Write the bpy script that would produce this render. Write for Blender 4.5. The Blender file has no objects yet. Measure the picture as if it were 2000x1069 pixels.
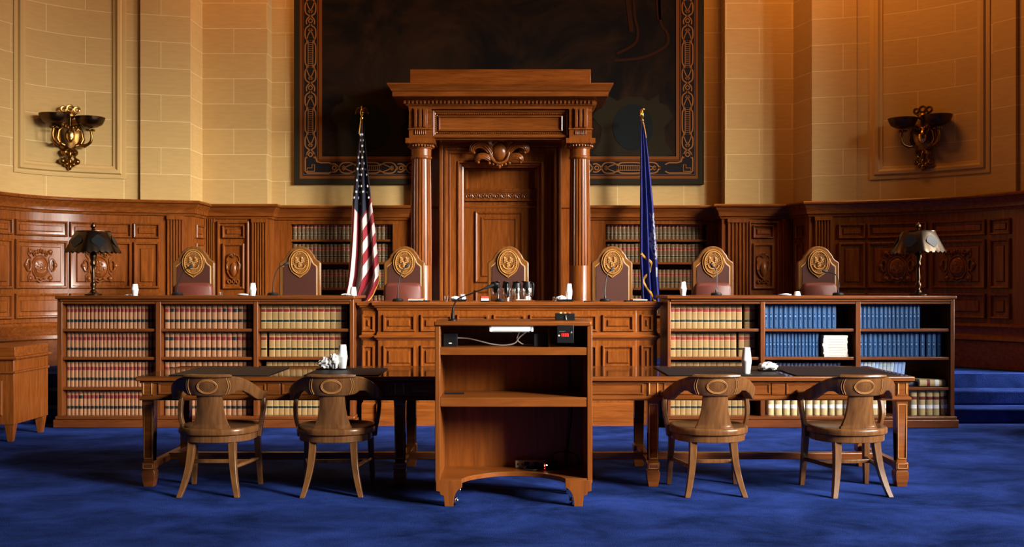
import bpy, math, random
from mathutils import Vector, Matrix
R = random.Random(7)
PI = math.pi
sc = bpy.context.scene
COL = sc.collection
F = 2050.0            # focal length in pixels of the 2000 px wide picture
EYE, HOR = 1.42, 558.0
def PX(px, d): return (px - 1000.0) * d / F
def PZ(py, d): return EYE + (HOR - py) * d / F

# ------------------------------------------------------------------ materials
M = {}
def mat(name, col, rough=.5, metal=0, coat=0, emit=None, spec=None, var=0.0, sheen=0):
    m = bpy.data.materials.new(name); m.use_nodes = True
    nt = m.node_tree; b = nt.nodes['Principled BSDF']
    b.inputs['Base Color'].default_value = (*col, 1)
    b.inputs['Roughness'].default_value = rough
    b.inputs['Metallic'].default_value = metal
    b.inputs['Coat Weight'].default_value = coat
    b.inputs['Sheen Weight'].default_value = sheen
    if spec is not None: b.inputs['Specular IOR Level'].default_value = spec
    if emit:
        b.inputs['Emission Color'].default_value = (*emit[0], 1); b.inputs['Emission Strength'].default_value = emit[1]
    if var:
        oi = nt.nodes.new('ShaderNodeObjectInfo'); tc = nt.nodes.new('ShaderNodeTexCoord')
        nz = nt.nodes.new('ShaderNodeTexNoise'); nz.inputs['Scale'].default_value = 14; nz.inputs['Detail'].default_value = 3
        nt.links.new(tc.outputs['Object'], nz.inputs['Vector'])
        ad = nt.nodes.new('ShaderNodeMath'); ad.operation = 'MULTIPLY_ADD'
        nt.links.new(nz.outputs['Fac'], ad.inputs[0]); ad.inputs[1].default_value = .5
        nt.links.new(oi.outputs['Random'], ad.inputs[2])
        mr = nt.nodes.new('ShaderNodeMapRange'); mr.inputs['From Min'].default_value = .1; mr.inputs['From Max'].default_value = 1.4
        mr.inputs['To Min'].default_value = 1 - var; mr.inputs['To Max'].default_value = 1 + var
        nt.links.new(ad.outputs[0], mr.inputs['Value'])
        hs = nt.nodes.new('ShaderNodeHueSaturation'); hs.inputs['Color'].default_value = (*col, 1)
        nt.links.new(mr.outputs[0], hs.inputs['Value']); nt.links.new(hs.outputs[0], b.inputs['Base Color'])
    M[name] = m
    return m

def wood(name, dark, light, rough=.36, axis='z', scale=1.0, bump=.02):
    m = mat(name, light, rough, spec=.4); nt = m.node_tree; b = nt.nodes['Principled BSDF']
    tc = nt.nodes.new('ShaderNodeTexCoord'); mp = nt.nodes.new('ShaderNodeMapping')
    s = {'x': (1.2, 14, 14), 'y': (14, 1.2, 14), 'z': (14, 14, 1.2)}[axis]
    mp.inputs['Scale'].default_value = [v * scale for v in s]
    nz = nt.nodes.new('ShaderNodeTexNoise'); nz.inputs['Scale'].default_value = 2.2; nz.inputs['Detail'].default_value = 7
    nz.inputs['Roughness'].default_value = .62; nz.inputs['Distortion'].default_value = .5
    rp = nt.nodes.new('ShaderNodeValToRGB'); rp.color_ramp.elements[0].position = .32; rp.color_ramp.elements[1].position = .68
    rp.color_ramp.elements[0].color = (*dark, 1); rp.color_ramp.elements[1].color = (*light, 1)
    bp = nt.nodes.new('ShaderNodeBump'); bp.inputs['Strength'].default_value = .25; bp.inputs['Distance'].default_value = bump * .1
    L = nt.links.new
    L(tc.outputs['Object'], mp.inputs['Vector']); L(mp.outputs[0], nz.inputs['Vector']); L(nz.outputs['Fac'], rp.inputs[0])
    L(rp.outputs[0], b.inputs['Base Color']); L(nz.outputs['Fac'], bp.inputs['Height']); L(bp.outputs[0], b.inputs['Normal'])
    return m

wood('oak', (.125, .0295, .0042), (.24, .0655, .0095), .27)                   # wall panelling, bench
wood('oak_across', (.125, .0295, .0042), (.24, .0655, .0095), .27, 'x')
wood('case_oak', (.095, .024, .0048), (.165, .044, .0085), .32, 'x')
wood('case_oak_up', (.095, .024, .0048), (.165, .044, .0085), .32, 'z')
wood('lectern_oak', (.165, .043, .006), (.265, .073, .0108), .32, 'x')
wood('lectern_oak_up', (.165, .043, .006), (.265, .073, .0108), .32, 'z')
wood('table_oak', (.12, .032, .006), (.22, .064, .012), .25, 'x')
wood('table_polish', (.055, .018, .006), (.10, .034, .010), .045, 'x', bump=.0)
wood('chair_oak', (.098, .0375, .0115), (.185, .078, .0245), .27, 'z')
wood('judge_oak', (.10, .036, .0085), (.18, .068, .016), .26, 'z')
wood('gilded_oak', (.32, .14, .032), (.42, .20, .05), .34, 'z')
wood('medal_oak', (.13, .042, .008), (.20, .072, .013), .42, 'z')
mat('inlay', (.52, .25, .07), .35)
mat('leather', (.055, .0155, .0095), .45, var=.12, spec=.35)
mat('cushion_leather', (.115, .027, .017), .45, var=.12, spec=.35)
mat('lit_edge', (.40, .18, .055), .35)  # light caught on the chairs' carved lines, put into the colour
mat('black_plastic', (.006, .006, .007), .45, spec=.3)
mat('black_matte', (.012, .012, .013), .7)
mat('blotter', (.012, .0125, .0145), .5, spec=.12)
mat('steel', (.62, .60, .56), .16, 1)
mat('chrome', (.8, .8, .8), .12, 1)
mat('brass', (.85, .55, .16), .22, 1)
mat('old_brass', (.27, .135, .036), .28, 1)
mat('bronze', (.085, .05, .026), .33, 1)
mat('dark_bronze', (.036, .024, .016), .42, .8)
mat('shade_metal', (.11, .080, .057), .30, 1)
mat('shade_glass', (.010, .011, .013), .32, spec=.3)
mat('white_foam', (.86, .87, .85), .55)
mat('tissue', (.82, .80, .80), .8)
mat('paper', (.60, .57, .50), .75, var=.06)
mat('paper_text', (.28, .26, .24), .8)
mat('pages', (.55, .45, .30), .85)
mat('calf', (.285, .130, .060), .5, var=.16, spec=.3)
mat('buckram', (.275, .165, .062), .55, var=.13, spec=.3)
mat('buckram_shaded', (.145, .080, .032), .6, var=.1, spec=.3)  # buckram darkened for the wall niches, their shade put into the colour
mat('red_label', (.15, .012, .010), .45, var=.25)
mat('bright_red_label', (.26, .020, .016), .45, var=.25)
mat('black_label', (.010, .010, .009), .45)
mat('green_label', (.014, .018, .010), .45)
mat('gilt', (.55, .36, .13), .4)
mat('blue_cloth', (.006, .042, .135), .45, var=.2, spec=.25)
mat('dark_blue_cloth', (.016, .032, .085), .5, var=.2)
mat('pale_blue_cover', (.22, .34, .62), .5, var=.2)
mat('grey_cover', (.36, .42, .46), .55, var=.15)
mat('silver_print', (.20, .27, .36), .45)
mat('white_label', (.80, .82, .90), .4)
mat('thick_buckram', (.46, .35, .17), .5, var=.1)
mat('gold_fringe', (.62, .30, .04), .5)
mat('flag_gold', (.9, .62, .16), .2, 1)
mat('red_led', (.3, .0, .0), .4, emit=((1, .02, .015), 3))
mat('dot_led', (.4, .1, .05), .4, emit=((1, .35, .22), 3))
mat('green_led', (.3, .3, .1), .4, emit=((.9, 1, .35), 7))
mat('amber_lamp', (.6, .25, .05), .3, emit=((1, .4, .1), .8))
mat('yellow_lamp', (.7, .65, .35), .3, emit=((1, .9, .55), .9))
mat('red_lamp', (.6, .06, .03), .3, emit=((1, .1, .05), .6))
mat('tube_white', (.9, .9, .87), .35, emit=((1, .98, .93), .55))
mat('grey_plastic', (.30, .29, .27), .5)
mat('cream_plastic', (.42, .34, .22), .5)
mat('cable_black', (.009, .009, .010), .5)
mat('cable_clear', (.42, .35, .30), .3)
mat('red_card', (.62, .03, .03), .5)
mat('orange_paper', (.62, .10, .02), .6)
mat('plaster', (.16, .11, .06), .9)
mat('olive_band', (.021, .0165, .0085), .75, spec=.08)
mat('mural_black', (.012, .010, .011), .75, spec=.08)
mat('mural_orange', (.15, .048, .011), .75, spec=.08)
mat('mural_ochre', (.25, .10, .026), .75, spec=.08)
mat('mural_olive', (.018, .0135, .007), .75, spec=.08)
mat('mural_teal', (.008, .011, .012), .75, spec=.08)
mat('mural_ember', (.028, .008, .003), .75, spec=.08)
g = mat('drinking_glass', (1, 1, 1), .03); g.node_tree.nodes['Principled BSDF'].inputs['Transmission Weight'].default_value = 1
mat('window_frame', (.35, .25, .14), .5)

def stone():
    m = mat('stone', (.6, .45, .24), .82); nt = m.node_tree; b = nt.nodes['Principled BSDF']; L = nt.links.new
    uv = nt.nodes.new('ShaderNodeUVMap'); br = nt.nodes.new('ShaderNodeTexBrick')
    br.offset = .5
    for k, v in (('Scale', 1), ('Brick Width', .88), ('Row Height', .334), ('Mortar Size', .0042), ('Mortar Smooth', .3), ('Bias', 0)): br.inputs[k].default_value = v
    br.inputs['Color1'].default_value = (.53, .345, .125, 1); br.inputs['Color2'].default_value = (.49, .315, .112, 1)
    br.inputs['Mortar'].default_value = (.70, .55, .28, 1)
    L(uv.outputs[0], br.inputs['Vector'])
    mp = nt.nodes.new('ShaderNodeMapping'); mp.inputs['Scale'].default_value = (1.2, 6, 6); L(uv.outputs[0], mp.inputs['Vector'])
    nz = nt.nodes.new('ShaderNodeTexNoise'); nz.inputs['Scale'].default_value = 5; nz.inputs['Detail'].default_value = 6; L(mp.outputs[0], nz.inputs['Vector'])
    mr = nt.nodes.new('ShaderNodeMapRange'); mr.inputs['From Min'].default_value = .3; mr.inputs['From Max'].default_value = .7
    mr.inputs['To Min'].default_value = .93; mr.inputs['To Max'].default_value = 1.03; L(nz.outputs['Fac'], mr.inputs['Value'])
    hs = nt.nodes.new('ShaderNodeHueSaturation'); L(br.outputs['Color'], hs.inputs['Color']); L(mr.outputs[0], hs.inputs['Value'])
    L(hs.outputs[0], b.inputs['Base Color'])
    bp = nt.nodes.new('ShaderNodeBump'); bp.inputs['Strength'].default_value = .15; bp.inputs['Distance'].default_value = .004; L(nz.outputs['Fac'], bp.inputs['Height']); L(bp.outputs[0], b.inputs['Normal'])
stone()
def carpet():
    m = mat('carpet', (.02, .05, .3), 1.0, spec=.03); nt = m.node_tree; b = nt.nodes['Principled BSDF']; L = nt.links.new
    tc = nt.nodes.new('ShaderNodeTexCoord'); mp = nt.nodes.new('ShaderNodeMapping'); mp.inputs['Scale'].default_value = (.75, 1.0, 1); L(tc.outputs['Object'], mp.inputs['Vector'])
    nz = nt.nodes.new('ShaderNodeTexNoise'); nz.inputs['Scale'].default_value = 1.7; nz.inputs['Detail'].default_value = 9; nz.inputs['Roughness'].default_value = .70; nz.inputs['Distortion'].default_value = .35; L(mp.outputs[0], nz.inputs['Vector'])
    rp = nt.nodes.new('ShaderNodeValToRGB'); e = rp.color_ramp.elements
    e[0].position = .38; e[0].color = (.0075, .019, .088, 1); e[1].position = .66; e[1].color = (.030, .066, .32, 1)
    L(nz.outputs['Fac'], rp.inputs[0])
    n2 = nt.nodes.new('ShaderNodeTexNoise'); n2.inputs['Scale'].default_value = 150; n2.inputs['Detail'].default_value = 3; L(tc.outputs['Object'], n2.inputs['Vector'])
    mr = nt.nodes.new('ShaderNodeMapRange'); mr.inputs['From Min'].default_value = .3; mr.inputs['From Max'].default_value = .7; mr.inputs['To Min'].default_value = .72; mr.inputs['To Max'].default_value = 1.25
    L(n2.outputs['Fac'], mr.inputs['Value'])
    hs = nt.nodes.new('ShaderNodeHueSaturation'); L(rp.outputs[0], hs.inputs['Color']); L(mr.outputs[0], hs.inputs['Value']); L(hs.outputs[0], b.inputs['Base Color'])
    bp = nt.nodes.new('ShaderNodeBump'); bp.inputs['Strength'].default_value = .5; bp.inputs['Distance'].default_value = .01; L(n2.outputs['Fac'], bp.inputs['Height']); L(bp.outputs[0], b.inputs['Normal'])
carpet()
def canvas():
    m = mat('canvas', (.01, .008, .006), .75, spec=.08); nt = m.node_tree; b = nt.nodes['Principled BSDF']; L = nt.links.new
    tc = nt.nodes.new('ShaderNodeTexCoord')
    nz = nt.nodes.new('ShaderNodeTexNoise'); nz.inputs['Scale'].default_value = .9; nz.inputs['Detail'].default_value = 8; nz.inputs['Roughness'].default_value = .68; nz.inputs['Distortion'].default_value = .8
    L(tc.outputs['Object'], nz.inputs['Vector'])
    rp = nt.nodes.new('ShaderNodeValToRGB'); e = rp.color_ramp.elements
    e[0].position = .42; e[0].color = (.0045, .0035, .0035, 1); e[1].position = .80; e[1].color = (.040, .017, .0055, 1)
    L(nz.outputs['Fac'], rp.inputs[0]); L(rp.outputs[0], b.inputs['Base Color'])
canvas()
def flag_mats():
    m = mat('stars_stripes', (.5, .5, .5), .75); nt = m.node_tree; b = nt.nodes['Principled BSDF']; L = nt.links.new
    a = nt.nodes.new('ShaderNodeAttribute'); a.attribute_name = 'stripe'
    fr = nt.nodes.new('ShaderNodeMath'); fr.operation = 'FRACT'; L(a.outputs['Fac'], fr.inputs[0])
    st = nt.nodes.new('ShaderNodeMath'); st.operation = 'GREATER_THAN'; st.inputs[1].default_value = .5; L(fr.outputs[0], st.inputs[0])
    mx = nt.nodes.new('ShaderNodeMix'); mx.data_type = 'RGBA'; L(st.outputs[0], mx.inputs[0])
    mx.inputs[6].default_value = (.24, .008, .017, 1); mx.inputs[7].default_value = (.56, .50, .48, 1)
    c = nt.nodes.new('ShaderNodeAttribute'); c.attribute_name = 'canton'
    cs = nt.nodes.new('ShaderNodeMath'); cs.operation = 'GREATER_THAN'; cs.inputs[1].default_value = 0; L(c.outputs['Fac'], cs.inputs[0])
    m2 = nt.nodes.new('ShaderNodeMix'); m2.data_type = 'RGBA'; L(cs.outputs[0], m2.inputs[0]); L(mx.outputs[2], m2.inputs[6]); m2.inputs[7].default_value = (.007, .008, .026, 1)
    L(m2.outputs[2], b.inputs['Base Color'])
    m = mat('blue_flag', (.02, .03, .2), .6); nt = m.node_tree; b = nt.nodes['Principled BSDF']; L = nt.links.new
    a = nt.nodes.new('ShaderNodeAttribute'); a.attribute_name = 'crest'
    tc = nt.nodes.new('ShaderNodeTexCoord'); nz = nt.nodes.new('ShaderNodeTexNoise'); nz.inputs['Scale'].default_value = 26; nz.inputs['Detail'].default_value = 2; L(tc.outputs['Object'], nz.inputs['Vector'])
    mu = nt.nodes.new('ShaderNodeMath'); mu.operation = 'MULTIPLY'; L(a.outputs['Fac'], mu.inputs[0]); L(nz.outputs['Fac'], mu.inputs[1])
    gt = nt.nodes.new('ShaderNodeMath'); gt.operation = 'GREATER_THAN'; gt.inputs[1].default_value = .60; L(mu.outputs[0], gt.inputs[0])
    mx = nt.nodes.new('ShaderNodeMix'); mx.data_type = 'RGBA'; L(gt.outputs[0], mx.inputs[0]); mx.inputs[6].default_value = (.016, .026, .20, 1); mx.inputs[7].default_value = (.38, .40, .45, 1)
    L(mx.outputs[2], b.inputs['Base Color'])
flag_mats()

# ------------------------------------------------------------------ mesh builder
class MB:
    def __init__(s): s.v = []; s.f = []; s.m = []; s.uv = {}; s.attr = {}
    def add(s, vs, fs, m=0):
        o = len(s.v); s.v += [tuple(p) for p in vs]
        for f in fs: s.f.append(tuple(i + o for i in f)); s.m.append(m)
        return o
    def box(s, x0, x1, y0, y1, z0, z1, m=0, rz=0, about=None):
        vs = [(x, y, z) for z in (z0, z1) for x, y in ((x0, y0), (x1, y0), (x1, y1), (x0, y1))]
        if rz:
            cx, cy = about or ((x0 + x1) / 2, (y0 + y1) / 2); c, n = math.cos(rz), math.sin(rz)
            vs = [(cx + (x - cx) * c - (y - cy) * n, cy + (x - cx) * n + (y - cy) * c, z) for x, y, z in vs]
        s.add(vs, [(3, 2, 1, 0), (4, 5, 6, 7), (0, 1, 5, 4), (1, 2, 6, 5), (2, 3, 7, 6), (3, 0, 4, 7)], m)
        return s
    def prism(s, pts, a, b, axis='y', m=0):
        n = len(pts)
        put = {'y': lambda p, t: (p[0], t, p[1]), 'x': lambda p, t: (t, p[0], p[1]), 'z': lambda p, t: (p[0], p[1], t)}[axis]
        vs = [put(p, a) for p in pts] + [put(p, b) for p in pts]
        s.add(vs, [tuple(range(n)), tuple(range(2 * n - 1, n - 1, -1))] + [(i, n + i, n + (i + 1) % n, (i + 1) % n) for i in range(n)], m)
        return s
    def loft(s, secs, m=0, caps=True, close=False):
        """secs: list of equal-length closed rings"""
        n = len(secs[0]); o = len(s.v)
        for r in secs: s.v += [tuple(p) for p in r]
        k = len(secs)
        for i in range(k if close else k - 1):
            for j in range(n):
                a, b = i, (i + 1) % k
                s.f.append((o + a * n + j, o + a * n + (j + 1) % n, o + b * n + (j + 1) % n, o + b * n + j)); s.m.append(m)
        if caps and not close:
            s.f.append(tuple(o + j for j in range(n - 1, -1, -1))); s.m.append(m)
            s.f.append(tuple(o + (k - 1) * n + j for j in range(n))); s.m.append(m)
        return s
    def lathe(s, prof, c=(0, 0, 0), n=24, m=0, rad=None, caps=True):
        secs = []
        for r, z in prof:
            secs.append([(c[0] + r * (rad(t, z) if rad else 1) * math.cos(t), c[1] + r * (rad(t, z) if rad else 1) * math.sin(t), c[2] + z) for t in (2 * PI * j / n for j in range(n))])
        return s.loft(secs, m, caps)
    def tube(s, pts, r, n=8, m=0, close=False, sx=1.0, caps=True):
        pts = [Vector(p) for p in pts]; k = len(pts); secs = []
        prev = None
        for i, p in enumerate(pts):
            a = pts[(i - 1) % k] if (close or i > 0) else p
            b = pts[(i + 1) % k] if (close or i < k - 1) else p
            t = (b - a).normalized() if (b - a).length > 1e-9 else Vector((0, 0, 1))
            if prev is None:
                u = t.orthogonal().normalized()
            else:
                u = (prev - t * prev.dot(t)); u = u.normalized() if u.length > 1e-6 else t.orthogonal().normalized()
            prev = u; w = t.cross(u); rr = r[i] if isinstance(r, (list, tuple)) else r
            secs.append([p + u * rr * math.cos(2 * PI * j / n) + w * rr * sx * math.sin(2 * PI * j / n) for j in range(n)])
        return s.loft(secs, m, caps, close)
    def ell(s, c, r, nu=16, nv=10, m=0, M=None):
        secs = []
        for i in range(nv + 1):
            p = -PI / 2 + PI * i / nv; cr = max(math.cos(p), 1e-3)
            ring = [Vector((r[0] * cr * math.cos(2 * PI * j / nu), r[1] * cr * math.sin(2 * PI * j / nu), r[2] * math.sin(p))) for j in range(nu)]
            if M: ring = [M @ q for q in ring]
            secs.append([(c[0] + q[0], c[1] + q[1], c[2] + q[2]) for q in ring])
        return s.loft(secs, m)
    def rings(s, x0, x1, z0, z1, prof, n=1, m=0, cap=True, mcap=None):
        """nested rectangles in x/z at y; prof = [(inset, y)...]; a moulded panel"""
        o = len(s.v); per = 2 * (n + 1)
        for ins, y in prof:
            a, b, c, d = x0 + ins, x1 - ins, z0 + ins, z1 - ins
            for i in range(n + 1): s.v.append((a + (b - a) * i / n, y, c))
            for i in range(n + 1): s.v.append((b - (b - a) * i / n, y, d))
        for k in range(len(prof) - 1):
            for j in range(per):
                s.f.append((o + k * per + j, o + k * per + (j + 1) % per, o + (k + 1) * per + (j + 1) % per, o + (k + 1) * per + j)); s.m.append(m)
        if cap:
            q = o + (len(prof) - 1) * per
            for i in range(n): s.f.append((q + i, q + i + 1, q + per - 2 - i, q + per - 1 - i)); s.m.append(m if mcap is None else mcap)
        return s
    def ribbon(s, pts, w, y0, y1, m=0, close=False):
        """flat band of width w along 2-D points (x,z), between y0 (back) and y1 (front)"""
        k = len(pts); L_, R_ = [], []
        for i in range(k):
            a = pts[(i - 1) % k] if (close or i > 0) else pts[i]; b = pts[(i + 1) % k] if (close or i < k - 1) else pts[i]
            dx, dz = b[0] - a[0], b[1] - a[1]; l = math.hypot(dx, dz) or 1
            nx, nz = -dz / l * w / 2, dx / l * w / 2
            L_.append((pts[i][0] + nx, pts[i][1] + nz)); R_.append((pts[i][0] - nx, pts[i][1] - nz))
        secs = [[(a[0], y1, a[1]), (b[0], y1, b[1]), (b[0], y0, b[1]), (a[0], y0, a[1])] for a, b in zip(L_, R_)]
        return s.loft(secs, m, True, close)
    def map(s, fn, start=0):
        s.v[start:] = [tuple(fn(*p)) for p in s.v[start:]]; return s
    def build(s, name, mats, parent=None, loc=None, rz=0, bevel=0, ang=35, seg=2, smooth=True):
        me = bpy.data.meshes.new(name); me.from_pydata(s.v, [], s.f)
        if isinstance(mats, str): mats = [mats]
        for k in mats: me.materials.append(M[k])
        me.polygons.foreach_set('material_index', s.m)
        if s.uv:
            l = me.uv_layers.new(name='UVMap')
            for lp in me.loops: l.data[lp.index].uv = s.uv.get(lp.vertex_index, (0, 0))
        for k, vals in s.attr.items():
            a = me.attributes.new(k, 'FLOAT', 'POINT'); a.data.foreach_set('value', vals)
        me.validate()
        import bmesh
        bm = bmesh.new(); bm.from_mesh(me); bmesh.ops.recalc_face_normals(bm, faces=bm.faces); bm.to_mesh(me); bm.free()
        if smooth:
            me.polygons.foreach_set('use_smooth', [True] * len(me.polygons)); me.set_sharp_from_angle(angle=math.radians(ang))
        o = bpy.data.objects.new(name, me); COL.objects.link(o)
        if parent: o.parent = parent
        if loc: o.location = loc
        if rz: o.rotation_euler.z = rz
        if bevel:
            b = o.modifiers.new('edge', 'BEVEL'); b.width = bevel; b.segments = seg; b.limit_method = 'ANGLE'; b.angle_limit = math.radians(40)
        return o
def tag(o, label=None, cat=None, group=None, kind=None):
    for k, v in (('label', label), ('category', cat), ('group', group), ('kind', kind)):
        if v: o[k] = v
    return o
def thing(name, label, cat, loc=(0, 0, 0), rz=0, group=None, kind=None):
    o = bpy.data.objects.new(name, None); COL.objects.link(o); o.empty_display_size = .1
    o.location = loc; o.rotation_euler.z = rz
    return tag(o, label, cat, group, kind)
def dup(root, loc, rz=0, label=None):
    r = root.copy(); COL.objects.link(r); r.location = loc; r.rotation_euler.z = rz
    if label: r['label'] = label
    for ch in list(root.children):
        c = ch.copy(); COL.objects.link(c); c.parent = r
        for g_ in ch.children:
            e = g_.copy(); COL.objects.link(e); e.parent = c
    return r
def spline(pts, k=6, close=False):
    out = []; n = len(pts); pts = [tuple(p) for p in pts]
    rng = range(n if close else n - 1)
    for i in rng:
        g_ = lambda j: pts[j % n] if close else pts[min(max(j, 0), n - 1)]
        p0, p1, p2, p3 = g_(i - 1), g_(i), g_(i + 1), g_(i + 2)
        for q in range(k):
            t = q / k
            out.append(tuple(.5 * (2 * b + (c - a) * t + (2 * a - 5 * b + 4 * c - d) * t * t + (3 * b - a - 3 * c + d) * t ** 3) for a, b, c, d in zip(p0, p1, p2, p3)))
    if not close: out.append(pts[-1])
    return out
ORD = 'zeroth first second third fourth fifth sixth seventh eighth ninth tenth eleventh twelfth thirteenth fourteenth fifteenth sixteenth seventeenth eighteenth nineteenth twentieth twenty-first twenty-second twenty-third twenty-fourth twenty-fifth twenty-sixth'.split()
WP = (45, 110, 165, 180, 185, 260); SPREAD = 38; SIDEW = 80; LAMPS = ((-3.0, 12.5, 6.3, 95), (3.5, 11.9, 6.2, 170)); EXPO = 0.15
# ------------------------------------------------------------------ the apse: one plan path, left to right, room on its right-hand side
lc = spline([(-6.0, 9.8), (-6.0, 10.4), (-6.0, 10.9), (-5.99, 11.35), (-5.96, 11.75), (-5.87, 12.18), (-5.68, 12.56), (-5.36, 12.86), (-4.95, 13.06), (-4.5, 13.2), (-4.06, 13.32)], 4)
rcv = spline([(3.80, 13.42), (4.2, 13.34), (4.62, 13.17), (5.02, 12.93), (5.36, 12.62), (5.64, 12.28), (5.83, 11.93), (5.93, 11.55), (5.96, 11.25), (5.97, 10.9), (5.97, 10.4), (5.97, 9.8)], 4)
PLAN = lc + [(-4.05, 13.85), (-3.19, 13.85), (-3.19, 14.1), (2.77, 14.1), (2.77, 13.85), (3.69, 13.85)] + rcv
I_LS, I_BAY0, I_BAY1 = len(lc) + 1, len(lc) + 2, len(lc) + 3        # indices of the bay's corners
SEG = []; CUM = [0.0]
for a, b in zip(PLAN, PLAN[1:]):
    l = math.hypot(b[0] - a[0], b[1] - a[1]); SEG.append(((b[1] - a[1]) / l, -(b[0] - a[0]) / l)); CUM.append(CUM[-1] + l)
def _vn(i):                                                          # (normal before, normal after, mitre vector) at vertex i
    a = SEG[max(i - 1, 0)]; b = SEG[min(i, len(SEG) - 1)]
    mx, my = a[0] + b[0], a[1] + b[1]; l2 = mx * mx + my * my
    mit = (2 * mx / l2, 2 * my / l2)
    sm = a[0] * b[0] + a[1] * b[1] > .8
    l = math.sqrt(l2)
    av = (mx / l, my / l)
    return (av if sm else a, av if sm else b, mit)
VN = [_vn(i) for i in range(len(PLAN))]
def at(s, n=0.0):
    i = 0
    while i < len(SEG) - 1 and s > CUM[i + 1]: i += 1
    t = (s - CUM[i]) / (CUM[i + 1] - CUM[i]); a, b = PLAN[i], PLAN[i + 1]
    p = (a[0] + (b[0] - a[0]) * t, a[1] + (b[1] - a[1]) * t); na, nb = VN[i][1], VN[i + 1][0]
    nx, ny = na[0] + (nb[0] - na[0]) * t, na[1] + (nb[1] - na[1]) * t
    return (p[0] + nx * n, p[1] + ny * n, nx, ny)
_S = [CUM[-1] * i / 4000 for i in range(4001)]
_P = [(lambda q: 1000 + q[0] * F / q[1])(at(s)) for s in _S]
def sp(px):                                                          # arc length where the path is seen at picture column px
    for i in range(4000):
        if _P[i] <= px < _P[i + 1]: return _S[i] + (_S[i + 1] - _S[i]) * (px - _P[i]) / (_P[i + 1] - _P[i])
    return 0.0 if px < _P[0] else CUM[-1]
def onwall(x, y, z):                                                 # (arc length, -outward, height) -> world
    q = at(x, -y); return (q[0], q[1], z)
def sweep(mb, prof, i0, i1, m=0, uvs=False, close=False):
    o = len(mb.v); k = len(prof)
    for i in range(i0, i1 + 1):
        mt = VN[i][2]
        for j, (n, z) in enumerate(prof):
            mb.v.append((PLAN[i][0] + mt[0] * n, PLAN[i][1] + mt[1] * n, z))
            if uvs: mb.uv[len(mb.v) - 1] = (CUM[i] - (UR if i0 >= I_BAY1 else UL) + .44, z - 2.49 + 33.4)
    for i in range(i1 - i0):
        for j in range(k - (0 if close else 1)):
            a = o + i * k; b = a + k
            mb.f.append((a + j, b + j, b + (j + 1) % k, a + (j + 1) % k)); mb.m.append(m)
    return mb
def struct(name, mb, mats, parent=None, **k):
    o = mb.build(name, mats, parent, **k)
    if parent is None: o['kind'] = 'structure'
    return o
END = len(PLAN) - 1
UL, UR = sp(462), sp(1478)
RST = min(i for i in range(I_BAY1 + 4, END) if PLAN[i][1] < 11.7 and PLAN[i][0] > 5)      # the stone of the right side stops here
PLAT = .45
# floor, platform, steps
mb = MB(); mb.add([(-9.5, -8, 0), (9.5, -8, 0), (9.5, 14.6, 0), (-9.5, 14.6, 0)], [(0, 1, 2, 3)]); struct('floor', mb, 'carpet')
mb = MB(); mb.box(-6.05, 6.0, 11.5, 14.7, .0, PLAT); struct('platform_floor', mb, 'carpet')
for nm, xa, xb in (('step_left', -6.0, -4.60), ('step_right', 4.48, 5.96)):
    mb = MB()
    for k, y in enumerate((10.80, 11.15)):
        mb.box(xa, xb, y, 11.5, .15 * k, .15 * (k + 1) - (.0 if k else 0))
    o = struct(nm, mb, 'carpet', bevel=.018); tag(o, 'blue carpeted steps at the %s end of the bookcases' % nm.split('_')[1], 'steps')
# stone walls
TOP = 9.0
for nm, a, b in (('wall_left', 0, I_BAY0), ('wall_back', I_BAY0, I_BAY1), ('wall_apse_right', I_BAY1, RST)):
    mb = sweep(MB(), [(-.05, 2.40), (-.05, TOP)], a, b, uvs=True)
    struct(nm, mb, 'stone', ang=30)
def slab(name, p0, p1, th, z0=2.40, z1=TOP, n=10, parent=None):
    s0, s1 = sp(p0), sp(p1); mb = MB()
    mb.rings(s0, s1, z0, z1, [(0, .05), (0, .05 - th)], n)
    for i, (x, y, z) in enumerate(mb.v): mb.uv[i] = (x - (UR if p0 > 1000 else UL) + .44, z - 2.49 + 33.4)
    mb.map(onwall); return struct(name, mb, 'stone', parent, ang=30)
slab('trim_1', 274, 372, .045)
slab('trim_2', 1586, 1673, .03)
slab('trim_3', 1940, 1984, .05)
def stone_frame(name, p0, p1, zb, zt=7.5):
    mb = MB(); pr = [(0, .05), (0, .036), (.025, .03), (.05, .038), (.065, .01), (.10, .004), (.125, .03), (.15, .034), (.16, .05)]
    mb.rings(sp(p0), sp(p1), zb, zt, pr, 16, cap=False); 
    for i, (x, y, z) in enumerate(mb.v): mb.uv[i] = (.3, .15)
    mb.map(onwall); struct(name, mb, 'stone', ang=30)
stone_frame('trim_4', 32, 246, 2.755)
stone_frame('trim_5', 1698, 1930, 2.755)
# the rest of the room
mb = MB()
rx, ry = PLAN[RST]
for x0, x1, y, z0, z1 in ((-9.3, -6.0, 9.8, 0, TOP), (rx, 9.3, ry, 0, TOP)): mb.add([(x0, y, z0), (x1, y, z0), (x1, y, z1), (x0, y, z1)], [(0, 1, 2, 3)])
mb.add([(-9.3, -8, 0), (-9.3, 10.9, 0), (-9.3, 10.9, TOP), (-9.3, -8, TOP)], [(0, 1, 2, 3)])
mb.add([(-9.3, -8, 0), (9.3, -8, 0), (9.3, -8, TOP), (-9.3, -8, TOP)], [(0, 1, 2, 3)])
struct('wall_side', mb, 'plaster')
mb = MB().box(6.0, 6.3, 9.0, 10.7, 0, 2.9); mb.box(5.96, 6.34, 8.96, 10.74, 2.9, 2.96); mb.box(5.98, 6.32, 8.98, 10.72, 0, .2); struct('added_beam_screen', mb, 'oak', bevel=.01)  # added unseen screen, keeps the window beam off the right-hand steps
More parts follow.
